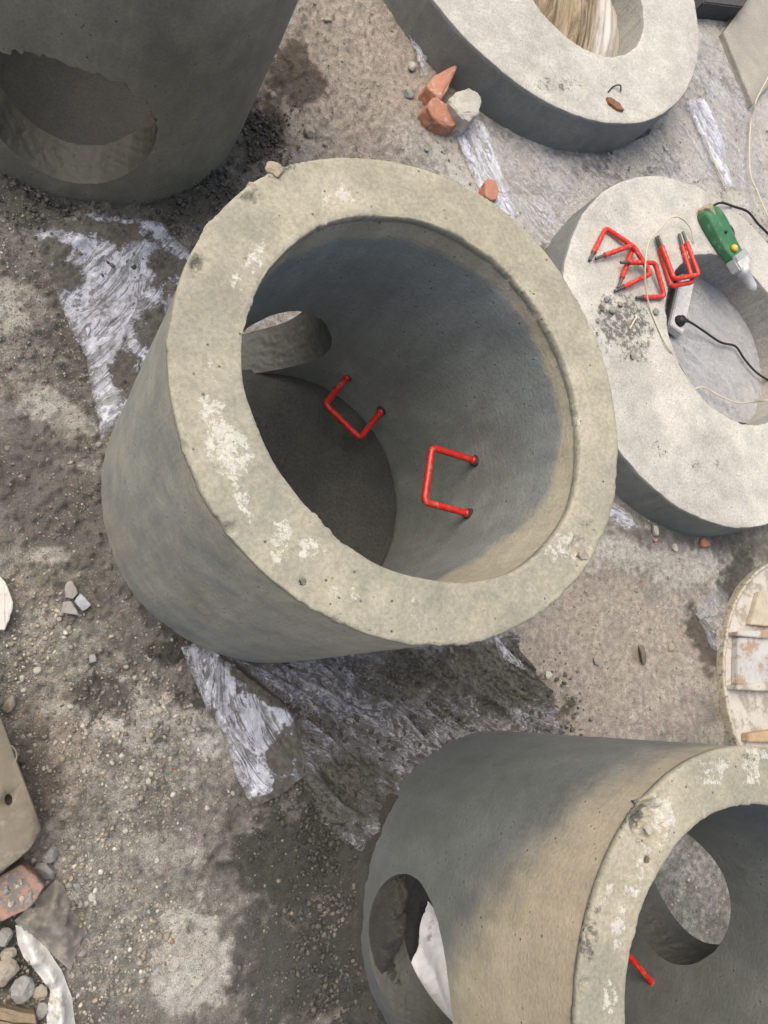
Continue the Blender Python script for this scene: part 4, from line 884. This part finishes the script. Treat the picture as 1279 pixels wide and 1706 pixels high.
# ------------------------------------------------------------------ gravel and grit
def mat_gravel():
    m = NT('gravel'); v = m.co(); n = m.noise(v, 120, 3, .6); g = m.ramp(n, .3, .7, .75, 1.2)
    return m.done(m.mix(1.0, m.attr('tint', True), m.n('CombineColor', Red=g, Green=g, Blue=g).outputs[0], 'MULTIPLY'), .92)
M_GRAVEL = mat_gravel()
def ico(sub):
    bm = bmesh.new(); bmesh.ops.create_icosphere(bm, subdivisions=sub, radius=1.0); bm.verts.ensure_lookup_table()
    V = np.array([v.co[:] for v in bm.verts]); Fc = np.array([[v.index for v in f.verts] for f in bm.faces]); bm.free(); return V, Fc
SOLID = [(MAIN[0], MAIN[1], .505), (TL[0], TL[1], .53), (BR[0], BR[1], .50), (2.559, 1.445, .78), (1.826, 3.177, .86), (3.13, .037, .56)]
def scatter(name, label, n, rmin, rmax, power, sub, seed, dens, wetdark=True, lift=0.0, pal=None):
    R_ = np.random.RandomState(seed); bv, bf = ico(sub); out = []
    m_ = 0; PX, PY = [], []
    while m_ < n:
        x = R_.uniform(-.4, 3.6, n*2); y = R_.uniform(-1.25, 4.0, n*2)
        ok = R_.rand(n*2) < dens(x, y)
        for a, b, r in SOLID: ok &= np.hypot(x-a, y-b) > r
        PX.append(x[ok]); PY.append(y[ok]); m_ += ok.sum()
    x = np.concatenate(PX)[:n]; y = np.concatenate(PY)[:n]
    r = rmin+(rmax-rmin)*R_.rand(n)**power
    z = ground_z(x, y)+r*.15+lift*R_.rand(n)
    A = R_.rand(n, 1, 1)*2*np.pi; ca, sa = np.cos(A)[..., 0], np.sin(A)[..., 0]
    S = R_.uniform(.65, 1.25, (n, 1, 3))*np.array([1, 1, .7]); J = 1+.6*(R_.rand(n, len(bv), 1)-.5)
    P = bv[None]*S*J*r[:, None, None]
    X = P[..., 0]*ca-P[..., 1]*sa+x[:, None]; Y = P[..., 0]*sa+P[..., 1]*ca+y[:, None]; Z = P[..., 2]+z[:, None]
    V = np.stack([X, Y, Z], -1).reshape(-1, 3); Fc = (bf[None]+np.arange(n)[:, None, None]*len(bv)).reshape(-1, 3)
    pal_ = pal; pal = np.array([[.40, .37, .31], [.30, .27, .22], [.24, .21, .17], [.47, .45, .40], [.20, .185, .16], [.36, .30, .22], [.30, .15, .10]])
    if pal_ is not None: pal = np.array(pal_)
    ci = R_.randint(0, len(pal), n) if pal_ is not None else R_.choice(7, n, p=[.25, .245, .18, .115, .12, .08, .01]); c = pal[ci]*R_.uniform(.75, 1.15, (n, 1))
    if wetdark:
        w = blobs(x, y, WET, 0, 1); c = c*(1-.55*w[:, None])
    o = np_mesh(name, V, Fc, M_GRAVEL, None, {'tint': np.repeat(c, len(bv), 0)}, smooth=False)
    return tag(o, label, None, None, 'stuff')
def dens_l(x, y):
    left = sstep(1.15, .25, x-.12*y)*sstep(1.9, 1.0, y)
    cl = sstep(.45, .75, fbm(x*3.2, y*3.2, 91, 3))
    return np.clip(.07+.9*left*(.25+.75*cl)+.12*cl, 0, 1)
def dens_bl(x, y):
    o = np.zeros_like(x)
    for px, py, rp in [(120, 1500, 70), (80, 1290, 75), (230, 1570, 60), (60, 1060, 60), (230, 1220, 110), (130, 1440, 60), (60, 1640, 70), (180, 1640, 70)]:
        p = at(px, py); s = rp*pxs(px, py); o = np.maximum(o, np.exp(-((x-p.x)**2+(y-p.y)**2)/(s*s)))
    return np.clip(o+.015, 0, 1)
scatter('grit', 'fine loose grit scattered over the dirt', 42000, .0010, .0040, 2.0, 1, 1, dens_l)
scatter('gravel', 'small loose gravel and mortar crumbs on the dirt', 3600, .0025, .0085, 2.4, 1, 2, dens_bl)
scatter('pebbles', 'scattered pebbles and mortar crumbs all over the dirt', 700, .003, .008, 2.0, 1, 3, lambda x, y: np.full_like(x, .5))

def dirt_pile():
    """dirt heaped against the foot of the bottom right ring and into its pipe opening"""
    az = np.radians(np.linspace(140, 246, 170)); rr = np.linspace(.36, .76, 60); A, Rr = np.meshgrid(az, rr); A, Rr = A.ravel(), Rr.ravel()
    X, Y = BR[0]+Rr*np.cos(A), BR[1]+Rr*np.sin(A); d = np.degrees(A); n = fbm(X*18, Y*18, 77, 5, .65); n2 = fbm(X*6, Y*6, 79, 3)
    side = sstep(166, 178, d+8*(n2-.5))*sstep(226, 200, d)
    out = .012*sstep(.76, .52, Rr)*sstep(150, 172, d)*sstep(246, 215, d)
    inn = (.20-.10*sstep(176, 196, d+10*(n2-.5)))*sstep(.515, .480, Rr)*sstep(.37, .45, Rr)
    hgt = np.maximum(out, inn)
    z = ground_z(X, Y)-.006+hgt*(.8+.4*n)+.018*(n-.5)*sstep(.75, .68, Rr)
    o = np_mesh('dirt_pile', np.stack([X, Y, z], 1), grid_faces(170, 60)[:, ::-1], M_GROUND, None, {'wet': .85+.5*(fbm(X*6, Y*6, 5, 3)-.5), 'pale': np.zeros(len(X)), 'tan': np.zeros(len(X))})
    return tag(o, 'damp dirt heaped against the bottom right ring and into its pipe opening', None, None, 'stuff')
dirt_pile()
def dens_mud(x, y):
    o = np.zeros_like(x)
    for px, py, rp in [(560, 1340, 90), (560, 1430, 60), (540, 1560, 60), (590, 1400, 60), (620, 1270, 80), (540, 1200, 70), (600, 1500, 70), (640, 1200, 110), (720, 1230, 90), (480, 1290, 50), (560, 1640, 80), (250, 620, 50), (240, 380, 60), (330, 340, 80), (120, 330, 80), (440, 230, 40), (880, 1200, 60)]:
        p = at(px, py); q = rp*pxs(px, py); o = np.maximum(o, np.exp(-((x-p.x)**2+(y-p.y)**2)/(q*q)))
    return np.clip(o*(.3+1.2*sstep(.4, .7, fbm(x*9, y*9, 14, 3))), 0, 1)
mud = scatter('mud_crumbs', 'dark damp mud crumbs on the muddy plastic and around the rings', 9000, .0012, .0095, 4.0, 1, 4, dens_mud, lift=.012, pal=[[.13, .125, .105], [.09, .086, .072], [.17, .16, .135]])
